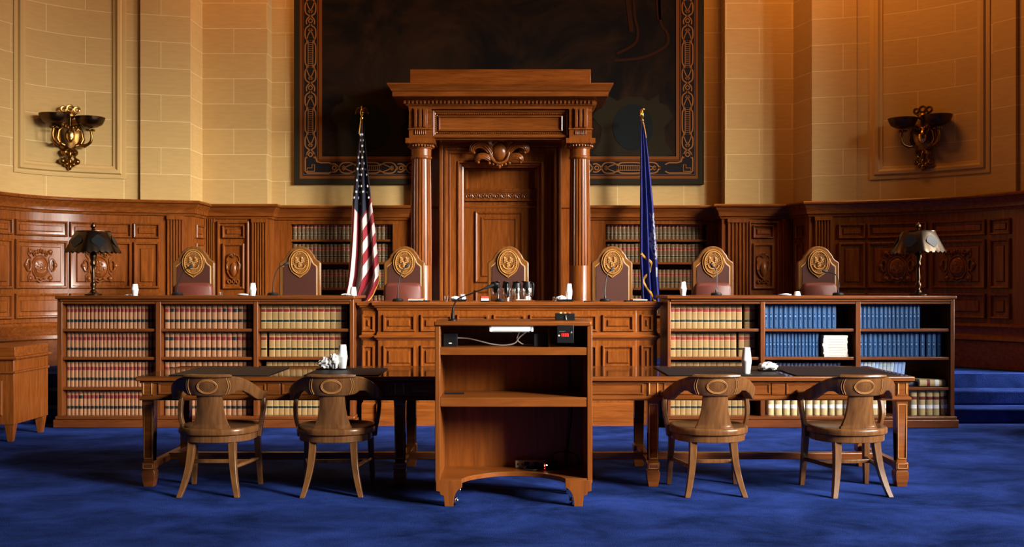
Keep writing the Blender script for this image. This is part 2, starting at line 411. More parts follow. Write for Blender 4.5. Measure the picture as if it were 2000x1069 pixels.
mb = MB(); mb.add([(-9.5, -8, TOP), (9.5, -8, TOP), (9.5, 14.6, TOP), (-9.5, 14.6, TOP)], [(0, 1, 2, 3)]); struct('ceiling', mb, 'plaster')
WIN = [(-6.5, -4.7), (-3.5, -1.7), (-.5, 1.3), (2.5, 4.3), (5.5, 7.3), (8.9, 11.3)]; WZ = (2.6, 6.8)
mb = MB(); ys = [-8] + [v for w in WIN for v in w] + [ry]
for i in range(0, len(ys), 2): mb.box(9.2, 9.5, ys[i], ys[i + 1], 0, TOP)
for a, b in WIN: mb.box(9.2, 9.5, a, b, 0, WZ[0]); mb.box(9.2, 9.5, a, b, WZ[1], TOP)
struct('wall_right', mb, 'plaster')
for k, (a, b) in enumerate(WIN):
    mb = MB()
    for y in (a + .04, (a + b) / 2, b - .04): mb.box(9.27, 9.33, y - .04, y + .04, *WZ)
    for z in (WZ[0] + .05, 3.1, 4.2, 5.3, WZ[1] - .05): mb.box(9.27, 9.33, a, b, z - .03, z + .03)
    struct('window_%d' % (k + 1), mb, 'window_frame')

# ------------------------------------------------------------------ oak wainscot
WTOP = 2.49
CORN = [(-.04, 2.47), (.10, 2.47), (.12, 2.49), (.13, 2.475), (.125, 2.455), (.10, 2.445), (.085, 2.42), (.06, 2.395), (.05, 2.365), (.05, 2.335), (.03, 2.325), (.02, 2.30), (.0, 2.30)]
BASE = [(0, .98), (.03, .97), (.045, .94), (.03, .90), (.03, .84), (.05, .82), (.06, .78), (.04, .76), (.04, .42)]
def wains(nm, a, b): 
    e = thing(nm, None, None, kind='structure')
    return e
PROF = [(0, 0), (0, -.028), (.010, -.038), (.026, -.034), (.034, -.006), (.054, -.004), (.075, -.004), (.088, -.020)]
PROF_FLAT = PROF[:6]
def panel(root, p0, p1, z0, z1, n=1, deep=True, name='panel', matn='oak'):
    s0, s1 = sp(p0), sp(p1)
    w = min(s1 - s0, z1 - z0); k = min(1.0, w / .26); mb = MB()
    mb.rings(s0, s1, z0, z1, [(i * k, y) for i, y in (PROF if deep else PROF_FLAT)], n); mb.map(onwall)
    return mb.build(name, matn, root, ang=25)
def fluted(root, p0, p1, z0=.98, z1=2.30, k=5, th=.035):
    s0, s1 = sp(p0), sp(p1); w = s1 - s0; e = .012; pts = [(s0, 0), (s0, -th)]
    fw = (w - 2 * e) / k
    for i in range(k):
        a = s0 + e + i * fw + fw * .14; b = a + fw * .72
        for q in range(7):
            t = q / 6; pts.append((a + (b - a) * t, -th + .020 * math.sin(PI * t)))
    pts += [(s1, -th), (s1, 0)]
    mb = MB(); mb.prism(pts, z0, z1, 'z'); mb.map(onwall)
    mb2 = MB()
    mb2.rings(s0 - .008, s1 + .008, z1 - .05, z1, [(0, 0), (0, -th - .01)]); mb2.map(onwall)
    mb.add(mb2.v, mb2.f)
    return mb.build('pilaster', 'oak', root, ang=40)
def crest(root, pc, zc, w, h, kind=0):
    s = sp(pc); mb = MB()
    if kind == 0:      # broad cartouche: cut plate with turned corners, domed shield, scrolls at the sides
        hw, hh = w / 2, h / 2
        o = [(-.78, .96), (-.3, .9), (0, 1.0), (.3, .9), (.78, .96), (.80, .62), (.62, .42), (.66, 0), (.62, -.42), (.82, -.66), (.80, -.95), (.30, -.86), (0, -1.0), (-.30, -.86), (-.80, -.95), (-.82, -.66), (-.62, -.42), (-.66, 0), (-.62, .42), (-.80, .62)]
        o = [(s + x * hw, zc + z * hh) for x, z in o]
        mb.prism(o, 0, -.022)
        mb.ribbon([(x, z) for x, z in o], .018, -.02, -.034, close=True)
        mb.ell((s, -.02, zc - .06 * h), (hw * .52, .034, hh * .62), 20, 12)
        rq = random.Random(int(pc))
        for _ in range(16):
            a_, q_ = rq.uniform(0, 2 * PI), rq.uniform(.15, .75); mb.ell((s + hw * .45 * q_ * math.cos(a_), -.022 - .030 * math.sqrt(1 - q_ * q_), zc - .06 * h + hh * .55 * q_ * math.sin(a_)), (rq.uniform(.008, .018), .009, rq.uniform(.010, .026)), 7, 5)
        mb.ribbon([(s - hw * .3, zc - .33 * hh), (s - hw * .1, zc - .44 * hh), (s + hw * .12, zc - .42 * hh), (s + hw * .32, zc - .30 * hh)], .02, -.03, -.054)
        mb.tube([(s + hw * .54 * math.cos(t), -.03, zc - .06 * h + hh * .68 * math.sin(t)) for t in (2 * PI * i / 28 for i in range(28))], .011, 6, close=True)
        for sx in (-1, 1):
            mb.tube([(s + sx * hw * (.80 + .16 * math.cos(t)), -.03, zc + hh * .34 * math.sin(t)) for t in (2 * PI * i / 16 for i in range(16))], .014, 6, close=True)
            mb.ell((s + sx * hw * .98, -.02, zc), (.03, .03, .035), 10, 6)
            for z in (.80, -.80): mb.ell((s + sx * hw * .66, -.02, zc + z * hh), (.035, .03, .035), 10, 6)
            mb.tube([(s + sx * hw * x, -.035, zc + z * hh) for x, z in ((.1, .70), (.3, .82), (.5, .70), (.42, .55), (.3, .6))], .012, 6)
        for i in range(5): mb.ell((s + (i - 2) * .032, -.03, zc + hh * (.86 - .05 * abs(i - 2))), (.018, .022, .03), 8, 6)
        for i in range(3): mb.ell((s + (i - 1) * .05, -.03, zc - hh * (.84 - .06 * abs(i - 1))), (.022, .022, .02), 8, 6)
        for i in range(3): mb.ell((s + (i - 1) * .055, -.046, zc - .04 + .04 * (i % 2)), (.016, .010, .030), 8, 6)
    else:              # tall narrow crest
        hw, hh = w / 2, h / 2
        o = [(-.9, .42), (-.6, .62), (0, .5), (.6, .62), (.9, .42), (.72, 0), (.8, -.3), (.4, -.58), (0, -.72), (-.4, -.58), (-.8, -.3), (-.72, 0)]
        o = [(s + x * hw, zc + z * hh) for x, z in o]; mb.prism(o, 0, -.02); mb.ribbon(o, .013, -.018, -.03, close=True)
        mb.ell((s, -.016, zc - .04), (hw * .5, .035, hh * .42), 14, 8)
        for q in range(5):
            t = (q - 2) / 2; mb.tube([(s, -.02, zc + .55 * hh), (s + t * hw * .4, -.04, zc + (.78 - .1 * abs(t)) * hh), (s + t * hw * .8, -.03, zc + (.72 - .15 * abs(t)) * hh)], [.016, .014, .006], 6)
        for sx in (-1, 1):
            mb.tube([(s + sx * hw * x, -.025, zc + z * hh) for x, z in ((.62, .3), (.9, .1), (.85, -.15), (.62, -.2), (.6, -.02))], .010, 6)
        for i in (-1, 0, 1):
            mb.tube([(s + i * .055 + .020 * math.cos(t), -.02, zc - hh * .86 + .022 * math.sin(t)) for t in (2 * PI * j / 10 for j in range(10))], .009, 6, close=True)
    mb.map(onwall); return mb.build('carved_crest', 'oak', root, ang=50)

WL = thing('wall_panelling_left', 'oak wall panelling with carved crests curving behind the left lamp', 'wall panelling', kind='structure')
WR = thing('wall_panelling_right', 'shadowed oak wall panelling with carved crests behind the right lamp', 'wall panelling', kind='structure')
WB = thing('wall_panelling_back', 'oak panelling and shelving niches either side of the columned doorway', 'wall panelling', kind='structure')
for root, a, b in ((WL, 0, I_BAY0), (WR, I_BAY1, RST)):
    sweep(MB(), [(0, 2.32), (0, .0)], a, b).build('backing', 'oak', root, ang=30)
    sweep(MB(), CORN, a, b).build('cornice', 'oak_across', root, ang=30)
    sweep(MB(), BASE, a, b).build('base_moulding', 'oak_across', root, ang=30)
sweep(MB(), CORN, I_BAY0, I_BAY1).build('cornice', 'oak_across', WB, ang=30)
sweep(MB(), BASE, I_BAY0, I_BAY1).build('base_moulding', 'oak_across', WB, ang=30)
# left: rows of panels (upper 2.01-2.19, crest row 1.395-1.95, lower 1.05-1.32)
ROWS = ((2.015, 2.20), (1.385, 1.965), (1.03, 1.325))
for p0, p1 in ((-40, 22), (28, 131), (136, 257), (261, 312)):
    for z0, z1 in ROWS: panel(WL, p0, p1, z0, z1, 8)
crest(WL, 76, 1.665, .38, .40); crest(WL, 194, 1.665, .38, .40)
fluted(WL, 327, 358)
panel(WL, 380, 396, 2.03, 2.20, 1); panel(WL, 380, 396, 1.385, 1.965, 1)
fluted(WL, 401, 419, k=4)
mbf = MB(); mbf.rings(sp(425), sp(487), 1.03, 2.27, PROF_FLAT, 1, cap=False); mbf.map(onwall); mbf.build('panel_moulding', 'oak', WL, ang=25)
panel(WL, 435, 478, 2.045, 2.215); panel(WL, 435, 478, 1.375, 1.975, deep=False); crest(WL, 456.5, 1.67, .19, .46, 1)
fluted(WL, 493, 521)
# right
for p0, p1 in ((1638, 1690), (1695, 1811), (1820, 1926), (1934, 1975)):
    for z0, z1 in ROWS: panel(WR, p0, p1, z0, z1, 8)
crest(WR, 1753, 1.665, .40, .40); crest(WR, 1872, 1.665, .40, .40)
fluted(WR, 1592, 1624)
panel(WR, 1558, 1570, 1.385, 1.965, 1); panel(WR, 1558, 1570, 2.03, 2.2, 1)
mbf = MB(); mbf.rings(sp(1462), sp(1521), 1.03, 2.27, PROF_FLAT, 1, cap=False); mbf.map(onwall); mbf.build('panel_moulding', 'oak', WR, ang=25)
panel(WR, 1470, 1511, 2.045, 2.215); panel(WR, 1470, 1511, 1.375, 1.975, deep=False); crest(WR, 1490.5, 1.67, .19, .46, 1)
fluted(WR, 1421, 1460); fluted(WR, 1527, 1545, k=4)
# the bay: plain boards round two shelved niches
BY = 14.1
nl0, nl1 = PX(568, BY), PX(767, BY); nr0, nr1 = PX(1183, BY), PX(1381, BY); nz0, nz1 = .62, 2.245
mb = MB()
for a, b in ((-3.19, nl0), (nl1, nr0), (nr1, 2.77)): mb.box(a, b, BY, BY + .06, .42, 2.32)
for a, b in ((nl0, nl1), (nr0, nr1)): mb.box(a, b, BY, BY + .06, nz1, 2.32); mb.box(a, b, BY, BY + .06, .42, nz0)
mb.build('backing', 'oak', WB)
SH = [1.04, 1.39, 1.735, 2.04]   # undersides of books per shelf, lowest first (shelf board tops)
def niche(a, b, label):
    t = thing('wall_bookshelf', label, 'bookshelf', ((a + b) / 2, BY, nz0)); w = (b - a) / 2
    def put(x0, x1, y0, y1, z0, z1, nm, m='oak_across'): 
        m_ = MB(); m_.box(x0, x1, y0, y1, z0 - nz0, z1 - nz0); return m_.build(nm, m, t)
    put(-w, w, .40, .42, nz0, nz1, 'back_board'); put(-w - .02, -w, 0.061, .42, nz0, nz1, 'side_board', 'oak'); put(w, w + .02, .061, .42, nz0, nz1, 'side_board', 'oak')
    put(-w, w, .061, .42, nz1, nz1 + .02, 'top_board')
    for z in [.69] + SH: put(-w, w, .03, .40, z - .028, z, 'shelf')
    return t
niche(nl0, nl1, 'dark built-in oak bookshelf behind the striped flag')
niche(nr0, nr1, 'built-in oak bookshelf of red-banded volumes behind the blue flag')

# ------------------------------------------------------------------ columned doorway (door_1)
D = thing('door_1', 'tall oak doorway with fluted columns and heavy entablature behind the bench', 'doorway', (-.145, 13.3, PLAT), kind='structure')
ox, oy, oz = -.145, 13.3, PLAT
def dmap(x, y, z): return (x - ox, y - oy, z - oz)
def db(mb, nm, m='oak', par=None, **k): 
    mb.map(dmap); return mb.build(nm, m, par or D, **k)
db(MB().box(-1.32, 1.03, 14.0, 14.09, PLAT, 3.3), 'back_board')
cas = [(0, 14.0), (0, 13.74), (.012, 13.73), (.035, 13.73), (.045, 13.75), (.06, 13.755), (.072, 13.735), (.095, 13.735), (.105, 13.765), (.125, 13.77), (.14, 13.755), (.15, 13.79), (.235, 13.795), (.245, 13.775), (.262, 13.775), (.272, 13.82), (.29, 13.825), (.30, 13.86), (.318, 13.87), (.325, 13.99)]
db(MB().rings(-.956, .648, PLAT - .33, 3.296, cas, cap=False), 'door_casing', ang=20)
leaf = MB().box(-.64, .34, 13.985, 14.0, PLAT, 3.0)
LEAF = db(leaf, 'door_leaf')
pr = lambda d0: [(0, d0), (0, d0 - .02), (.012, d0 - .03), (.03, d0 - .022), (.045, d0 - .004), (.075, d0 - .004), (.088, d0 - .02), (.105, d0 - .02), (.118, d0 - .006)]
db(MB().rings(-.625, .345, 2.68, 2.985, [(0, 13.985), (0, 13.96), (.02, 13.955), (.04, 13.98)]), 'transom_panel', par=LEAF, ang=25)
mb = MB().box(-.63, .35, 13.95, 13.985, 2.66, 2.675).box(-.63, .35, 13.945, 13.985, 2.545, 2.56).box(-.63, .35, 13.965, 13.985, 2.56, 2.66)
for i in range(10):
    cx = -.58 + i * .096
    mb.tube([(cx + .028 * math.cos(t), 13.962, 2.61 + .032 * math.sin(t)) for t in (2 * PI * j / 12 for j in range(12))], .007, 5, close=True)
    mb.ell((cx, 13.962, 2.61), (.012, .014, .014), 8, 6); mb.ell((cx + .048, 13.962, 2.61), (.010, .01, .030), 8, 6)
db(mb, 'carved_band', par=LEAF)
db(MB().rings(PX(928, 14), PX(1022, 14), 1.46, 2.41, pr(13.985)), 'door_panel', par=LEAF, ang=25)
db(MB().rings(PX(928, 14), PX(1022, 14), .62, 1.36, pr(13.985)), 'door_panel', par=LEAF, ang=25)
db(MB().ell((.27, 13.95, 1.42), (.03, .03, .03)), 'door_knob', 'old_brass', LEAF)
# columns
def column(cx):
    cy = 13.44
    nfl = 20; N = nfl * 6
    def rad(t, z): return 1 - .085 * max(0, math.sin(nfl * t)) ** .7
    mb = MB()
    mb.lathe([(.150, PLAT), (.150, PLAT + .12), (.165, PLAT + .13), (.165, PLAT + .2), (.136, PLAT + .24), (.136, 1.66), (.134, 1.673)], (cx, cy, 0), 48)
    mb.lathe([(.134, 1.673), (.136, 1.70), (.134, 2.2), (.129, 2.7), (.123, 3.03)], (cx, cy, 0), N, rad=rad)
    c = db(mb, 'column', ang=50)
    mb = MB().lathe([(.123, 3.03), (.138, 3.045), (.140, 3.065), (.128, 3.075), (.130, 3.16), (.142, 3.168), (.145, 3.18), (.162, 3.21), (.168, 3.222)], (cx, cy, 0), 48)
    for i in range(26):
        t = 2 * PI * i / 26; mb.ell((cx + .160 * math.cos(t), cy + .160 * math.sin(t), 3.197), (.014, .014, .018), 8, 6)
    mb.box(cx - .184, cx + .184, cy - .184, cy + .3, 3.222, 3.285)
    db(mb, 'capital', par=c)
    mb = MB().box(cx - .19, cx + .19, cy - .19, cy + .3, PLAT, PLAT + .06); db(mb, 'plinth', par=c)
column(-1.163); column(.868)
# entablature
ent = MB().box(-1.30, 1.01, 13.40, 14.05, 3.284, 3.68); 
for a, b in ((-1.305, -1.02), (.725, 1.013)): ent.box(a, b, 13.30, 13.6, 3.284, 3.68)
EN = db(ent, 'entablature', 'oak_across')
fp = [(0, 13.40), (0, 13.355), (.018, 13.345), (.035, 13.36), (.042, 13.375), (.075, 13.395), (.082, 13.36), (.095, 13.355), (.105, 13.385), (.125, 13.39)]
db(MB().rings(-1.02, .725, 3.305, 3.665, fp), 'frieze_panel', 'oak_across', EN, ang=20)
mb = MB()
def beadrow(x0, x1, z0, z1, n, vert=False):
    for i in range(n):
        t = (i + .5) / n
        mb.ell((x0 + (x1 - x0) * t, 13.375, z0 + (z1 - z0) * t), (.010, .014, .013) if vert else (.013, .014, .010), 6, 5)
beadrow(-.96, .665, 3.363, 3.363, 60); beadrow(-.96, .665, 3.607, 3.607, 60); beadrow(-.962, -.962, 3.37, 3.6, 9, True); beadrow(.667, .667, 3.37, 3.6, 9, True)
db(mb, 'bead_moulding', 'oak', EN)
for a, b in ((-1.305, -1.02), (.725, 1.013)):
    c = (a + b) / 2; mb = MB().box(c - .09, c + .09, 13.285, 13.3, 3.40, 3.67).box(a - .012, b + .012, 13.28, 13.3, 3.395, 3.412)
    for k in (-1, 0, 1): mb.prism([(c + k * .056 - .018, 3.425), (c + k * .056 + .018, 3.425), (c + k * .056 + .018, 3.655), (c + k * .056 - .018, 3.655)], 13.285, 13.262)
    for k in range(6): mb.lathe([(.011, 3.335), (.008, 3.39)], (c - .0625 + k * .025, 13.292, 0), 8)
    db(mb, 'triglyph', 'oak', EN, bevel=.004)
PLAN2 = [(-1.305, 14.05), (-1.305, 13.3), (1.013, 13.3), (1.013, 14.05)]
def sweep2(mb, pts, prof):
    sg = []
    for a, b in zip(pts, pts[1:]):
        l = math.hypot(b[0] - a[0], b[1] - a[1]); sg.append(((b[1] - a[1]) / l, -(b[0] - a[0]) / l))
    secs = []
    for i, p in enumerate(pts):
        a = sg[max(i - 1, 0)]; b = sg[min(i, len(sg) - 1)]; mx, my = a[0] + b[0], a[1] + b[1]; l2 = mx * mx + my * my
        secs.append([(p[0] + 2 * mx / l2 * n, p[1] + 2 * my / l2 * n, z) for n, z in prof])
    return mb.loft(secs, caps=True)
mb = sweep2(MB(), PLAN2, [(-.3, 3.66), (0, 3.66), (.012, 3.69), (.035, 3.70), (.04, 3.712), (.04, 3.762), (.06, 3.775), (.185, 3.785), (.19, 3.79), (.19, 3.845), (.205, 3.855), (.215, 3.88), (.24, 3.91), (.25, 3.925), (.25, 3.943), (-.3, 3.946)])
db(mb, 'cornice', 'oak_across', EN, ang=25)
mb = MB()
x = -1.365
while x < 1.05: mb.box(x, x + .028, 13.232, 13.28, 3.715, 3.755); x += .0505
for s_ in (-1.365, 1.05):
    for k in range(12): y = 13.30 + k * .0505; mb.box(s_, s_ + .024, y, y + .028, 3.715, 3.755)
db(mb, 'dentil_moulding', 'oak', EN)
db(MB().box(-1.293, 1.0, 13.32, 14.05, 3.94, 4.166), 'top_block', 'oak_across', EN, bevel=.004)
# carved cartouche over the door
mb = MB(); cx, cz = -.165, 3.155
mb.ell((cx, 13.69, cz + .01), (.105, .07, .125), 20, 12)
mb.tube([(cx + .125 * math.cos(t), 13.66 + .02 * math.sin(t), cz + .145 * math.sin(t)) for t in (2 * PI * i / 28 for i in range(28))], .020, 8, close=True)
for sx in (-1, 1):
    for spn, wd in (([(.06, -.10), (.11, .0), (.19, .085), (.27, .105), (.335, .075), (.355, .02), (.33, -.005)], .040), ([(.05, -.135), (.12, -.09), (.19, -.055), (.255, -.06), (.29, -.10), (.275, -.13)], .028), ([(.09, .06), (.13, .12), (.16, .16), (.20, .165)], .02)):
        q = spline(spn, 5); n_ = len(q) - 1
        for o_ in (-1, -.33, .33, 1):
            pts = []; rr_ = []
            for k in range(n_ + 1):
                a, b = q[max(k - 1, 0)], q[min(k + 1, n_)]; dx, dz = b[0] - a[0], b[1] - a[1]; l = math.hypot(dx, dz); u = k / n_; w_ = wd * o_ * math.sin(PI * min(1, .12 + .85 * u)) ** .8
                pts.append((cx + sx * (q[k][0] - dz / l * w_), 13.69 - .055 * math.sin(PI * u * .9) - .015 * (1 - abs(o_)), cz + q[k][1] + dx / l * w_)); rr_.append((.006 + .012 * math.sin(PI * min(1, .1 + .85 * u))))
            mb.tube(pts, rr_, 6)
        mb.ell((cx + sx * q[-1][0], 13.66, cz + q[-1][1]), (.022, .03, .022), 10, 7)
    for k in range(3): mb.ell((cx + sx * (.03 + .05 * k), 13.665, cz - .165 + .012 * k), (.024, .03, .022), 8, 6)
    mb.ell((cx + sx * .045, 13.66, cz + .155), (.035, .03, .026), 8, 6)
mb.ell((cx, 13.65, cz + .17), (.03, .035, .04), 10, 6); mb.ell((cx, 13.66, cz - .185), (.026, .03, .03), 10, 6)
db(mb, 'carved_cartouche', 'oak', ang=60)

# ------------------------------------------------------------------ mural
mx0, mx1, mz0, mz1 = PX(573, 14.06), PX(1376, 14.06), PZ(359.5, 14.06), 6.4
my = 14.145; mo = (my - .03)
MU = thing('mural', 'huge dark mural with interlaced orange border behind the doorway pediment', 'painting', ((mx0 + mx1) / 2, my, mz0))
mc = (mx0 + mx1) / 2
mm = lambda x, y, z: (x - mc, y - my, z - mz0)
def mbuild(mb, nm, m, par=MU, **k): mb.map(mm); return mb.build(nm, m, par, **k)
mbuild(MB().box(mx0, mx1, my - .03, my, mz0, mz1), 'canvas', 'canvas')
b0 = .075
mb = MB().rings(mx0, mx1, mz0, mz1, [(0, my - .03), (0, my - .045), (b0, my - .045), (b0, my - .03)], cap=False); mbuild(mb, 'outer_band', 'olive_band', smooth=False)
mb = MB().rings(mx0 + b0, mx1 - b0, mz0 + b0, mz1 - b0, [(0, mo), (0, mo - .006), (.285, mo - .006), (.285, mo)], cap=False); mbuild(mb, 'border_ground', 'mural_black', smooth=False)
mb = MB()
for a, b in ((0, .038), (.05, .056), (.235, .245), (.255, .30)):
    mb.rings(mx0 + b0 + a, mx1 - b0 - a, mz0 + b0 + a, mz1 - b0 - a, [(0, mo - .005), (0, mo - .010), (b - a, mo - .010), (b - a, mo - .005)], cap=False)
mbuild(mb, 'border_lines', 'mural_orange', smooth=False)
U = .9
def unit(mb, put):
    """one repeat of the interlace, put(u across, w along) -> (x,z)"""
    rb = lambda pts, w=.017, close=False: mb.ribbon([put(*p) for p in pts], w, mo - .006, mo - .011, close=close)
    rb([(.026 * math.cos(t), .026 * math.sin(t)) for t in (2 * PI * i / 14 for i in range(14))], .013, True)
    for s_ in (-1, 1):
        rb(spline([(-s_ * .05, -.05), (0 - s_ * .055, 0), (s_ * -.02, .05), (s_ * .045, .085), (s_ * .07, .13), (s_ * .07, .22), (s_ * .05, .26), (s_ * .05, .30), (s_ * .07, .34), (s_ * .07, .56), (s_ * .05, .60), (s_ * .05, .64), (s_ * .07, .68), (s_ * .07, .77), (s_ * .045, .815), (-s_ * .02, .85)], 3))
        rb(spline([(s_ * .055, .255), (s_ * .03, .19), (s_ * .012, .15), (0, .11)], 3), .013)
        rb(spline([(s_ * .055, .645), (s_ * .03, .71), (s_ * .012, .75), (0, .79)], 3), .013)
    rb([(-.030, .125), (-.012, .105), (0, .13), (.012, .105), (.030, .125), (0, .155)], .012, True)
    rb([(-.030, .775), (-.012, .795), (0, .77), (.012, .795), (.030, .775), (0, .745)], .012, True)
    rb([(-.032, .27), (.032, .27), (.032, .63), (-.032, .63)], .010, True)
    for i in range(13): rb([(-.026, .295 + i * .0258), (.026, .295 + i * .0258)], .007)
strip = b0 + .145
for s_, xs in ((1, mx0 + strip), (-1, mx1 - strip)):
    mb = MB(); z = mz0 + strip + .18
    while z < mz1 - .9: unit(mb, lambda u, w, xs=xs, z=z: (xs + u, z + w)); z += U
    zc = mz0 + strip
    mb.ribbon([(xs - s_ * .045, zc + .19), (xs - s_ * .07, zc + .12), (xs - s_ * .07, zc - .04), (xs - s_ * .04, zc - .07), (xs + s_ * .25, zc - .07), (xs + s_ * .30, zc - .045)], .017, mo - .006, mo - .011)
    mb.ribbon([(xs + s_ * .045, zc + .19), (xs + s_ * .07, zc + .14), (xs + s_ * .085, zc + .085), (xs + s_ * .14, zc + .07), (xs + s_ * .25, zc + .07), (xs + s_ * .30, zc + .045)], .017, mo - .006, mo - .011)
    mb.ribbon([(xs - s_ * .045, zc - .045), (xs + s_ * .055, zc - .045), (xs + s_ * .055, zc + .045), (xs + s_ * .02, zc + .045), (xs + s_ * .02, zc), (xs - s_ * .045, zc)], .010, mo - .006, mo - .011, close=True)
    mbuild(mb, 'interlace_ornament', 'mural_ochre', smooth=False)
for xx in ((mx0 + strip + .32, mx0 + strip + .32 + U), (mx1 - strip - .32 - U, mx1 - strip - .32 - 2 * U)):
    mb = MB()
    for x in xx: unit(mb, lambda u, w, x=x: (x + w, mz0 + strip + u))
    mbuild(mb, 'interlace_ornament', 'mural_ochre', smooth=False)
def cart(cx):
    r = [(-.52, -.38), (-.36, -.45), (0, -.40), (.36, -.45), (.52, -.38), (.42, -.22), (.40, -.02), (.52, .14), (.44, .30), (.34, .34), (.34, .46), (.20, .36), (.10, .42), (-.10, .42), (-.20, .36), (-.34, .46), (-.34, .34), (-.44, .30), (-.52, .14), (-.40, -.02), (-.42, -.22)]
    mb = MB().prism([(cx + x * 1.05, 3.56 + z * .95) for x, z in r], mo, mo - .004); mbuild(mb, 'painted_cartouche', 'mural_olive', smooth=False)
    mb = MB().prism([(cx + .27 * math.cos(t), 3.55 + .31 * math.sin(t)) for t in (2 * PI * i / 28 for i in range(28))], mo - .004, mo - .007); mbuild(mb, 'painted_shield', 'mural_teal', smooth=False)
cart(PX(722, 14.1)); cart(PX(1236, 14.1))
mb = MB()
for pts, w in (([(1236, -40), (1240, 30), (1246, 60), (1240, 85), (1205, 105)], .035), ([(1222, -30), (1230, 30), (1234, 62)], .06), ([(1288, -40), (1290, 40), (1304, 66), (1300, 90), (1255, 112), (1200, 118)], .035), ([(1284, -40), (1289, 38)], .07)):
    mb.ribbon(spline([(PX(a, 14.1), PZ(b, 14.1)) for a, b in pts], 5), w, mo - .001, mo - .004)
mbuild(mb, 'painted_drapery', 'mural_ember', smooth=False)
# ------------------------------------------------------------------ books
def book_mesh(name, w, h, d, bands, mats, bulge=.010, nz_extra=(), prints=None):
    """spine towards -y; bands = [(z0, z1, material slot)] as fractions of the height"""
    zs = sorted({0, 1, *[b for t in bands for b in t[:2]], *nz_extra})
    sec = [(-w / 2, .014)]
    for i in range(1, 8): t = PI * i / 8; sec.append((-w / 2 * math.cos(t), .014 - bulge * math.sin(t)))
    sec += [(w / 2, .014), (w / 2, d), (-w / 2, d)]
    mb = MB(); n = len(sec)
    for z in zs: mb.v += [(x, y, z * h) for x, y in sec]
    for k in range(len(zs) - 1):
        mid = (zs[k] + zs[k + 1]) / 2; sl = 0
        for a, b, s_ in bands:
            if a < mid < b: sl = s_
        for j in range(n):
            mb.f.append((k * n + j, k * n + (j + 1) % n, (k + 1) * n + (j + 1) % n, (k + 1) * n + j)); mb.m.append(sl if j < 8 else 0)
    mb.f.append(tuple(range(n - 1, -1, -1))); mb.m.append(0); q = (len(zs) - 1) * n
    mb.f.append(tuple(q + i for i in range(n))); mb.m.append(0)
    if prints:
        for x0, x1, z0, z1, sl in prints: mb.box(x0 * w, x1 * w, .014 - bulge - .0012, .014 - bulge + .002, z0 * h, z1 * h, sl)
    o = mb.build(name, mats, ang=40)
    return o
BK = {}
def proto(key, *a, **k):
    o = book_mesh(*a, **k); BK[key] = o.data; bpy.data.objects.remove(o)
rl, bl = 1, 2
tanb = [(.25, .262, 3), (.262, .362, 2), (.362, .374, 3), (.655, .667, 3), (.667, .795, 1), (.795, .807, 3)]
proto('calf', 'b', .040, .25, .17, [(.255, .365, 2), (.665, .80, 1)], ['calf', 'red_label', 'black_label'], .012)
proto('calf_dark', 'b', .040, .25, .17, [(.255, .365, 2), (.665, .80, 2)], ['calf', 'red_label', 'black_label'], .012)
proto('buck', 'b', .055, .25, .18, tanb, ['buckram', 'red_label', 'green_label', 'gilt'], .005)
proto('buckr', 'b', .055, .25, .18, tanb, ['buckram', 'bright_red_label', 'green_label', 'gilt'], .005)
pr_ = [(-.10, .10, .78, .97, 1), (-.13, .13, .47, .53, 1), (-.07, .07, .10, .36, 1)]
proto('blue', 'b', .048, .252, .18, [], ['blue_cloth', 'silver_print'], .006,
      prints=[(-.07, .07, .60 + .036 * i, .622 + .036 * i, 1) for i in range(10)] + [(-.13, .13, .47, .525, 1)] + [(-.06, .06, .06 + .05 * i, .085 + .05 * i, 1) for i in range(6)])
proto('dblue', 'b', .040, .24, .18, [], ['dark_blue_cloth', 'silver_print'], .006, prints=[(-.06, .06, .70 + .05 * i, .725 + .05 * i, 1) for i in range(5)])
proto('pale', 'b', .036, .25, .18, [], ['pale_blue_cover'], .003)
proto('grey', 'b', .036, .25, .18, [], ['grey_cover', 'pale_blue_cover'], .003, prints=[(-.3, .3, .8, .86, 1)])
proto('thick', 'b', .078, .245, .18, [(.28, .44, 1), (.63, .66, 0)], ['thick_buckram', 'white_label'], .014)
proto('thickred', 'b', .068, .262, .18, [(.26, .40, 1), (.60, .72, 2)], ['thick_buckram', 'white_label', 'red_label'], .016)
GROUPS = {}
def book(key, x, y, z, sx, label, group, cat='book', name='law_book', lean=0, jy=.0):
    o = bpy.data.objects.new(name, BK[key]); COL.objects.link(o)
    o.location = (x, y + R.uniform(-jy, jy), z); o.scale = (sx, 1, 1 + R.uniform(-.012, .004)); o.rotation_euler = (0, lean, 0)
    return tag(o, label, cat, group)
def row(x0, x1, n, z, key, where, look, group, gaps=(), name='law_book', y=None, keys=None, base=.04, fill=.985):
    """n books side by side from x0 to x1; gaps = {index: extra space before it in metres}"""
    gaps = dict(gaps); free = (x1 - x0) - sum(gaps.values()); ws = [R.uniform(.9, 1.1) for _ in range(n)]; k = free / sum(ws); x = x0
    for i, w in enumerate(ws):
        x += gaps.get(i, 0); w *= k
        kk = keys(i) if keys else key
        book(kk, x + w / 2, y, z, w / base * fill, '%s, %s from the left %s' % (look, ORD[i + 1], where), group, name=name, jy=.003)
        x += w
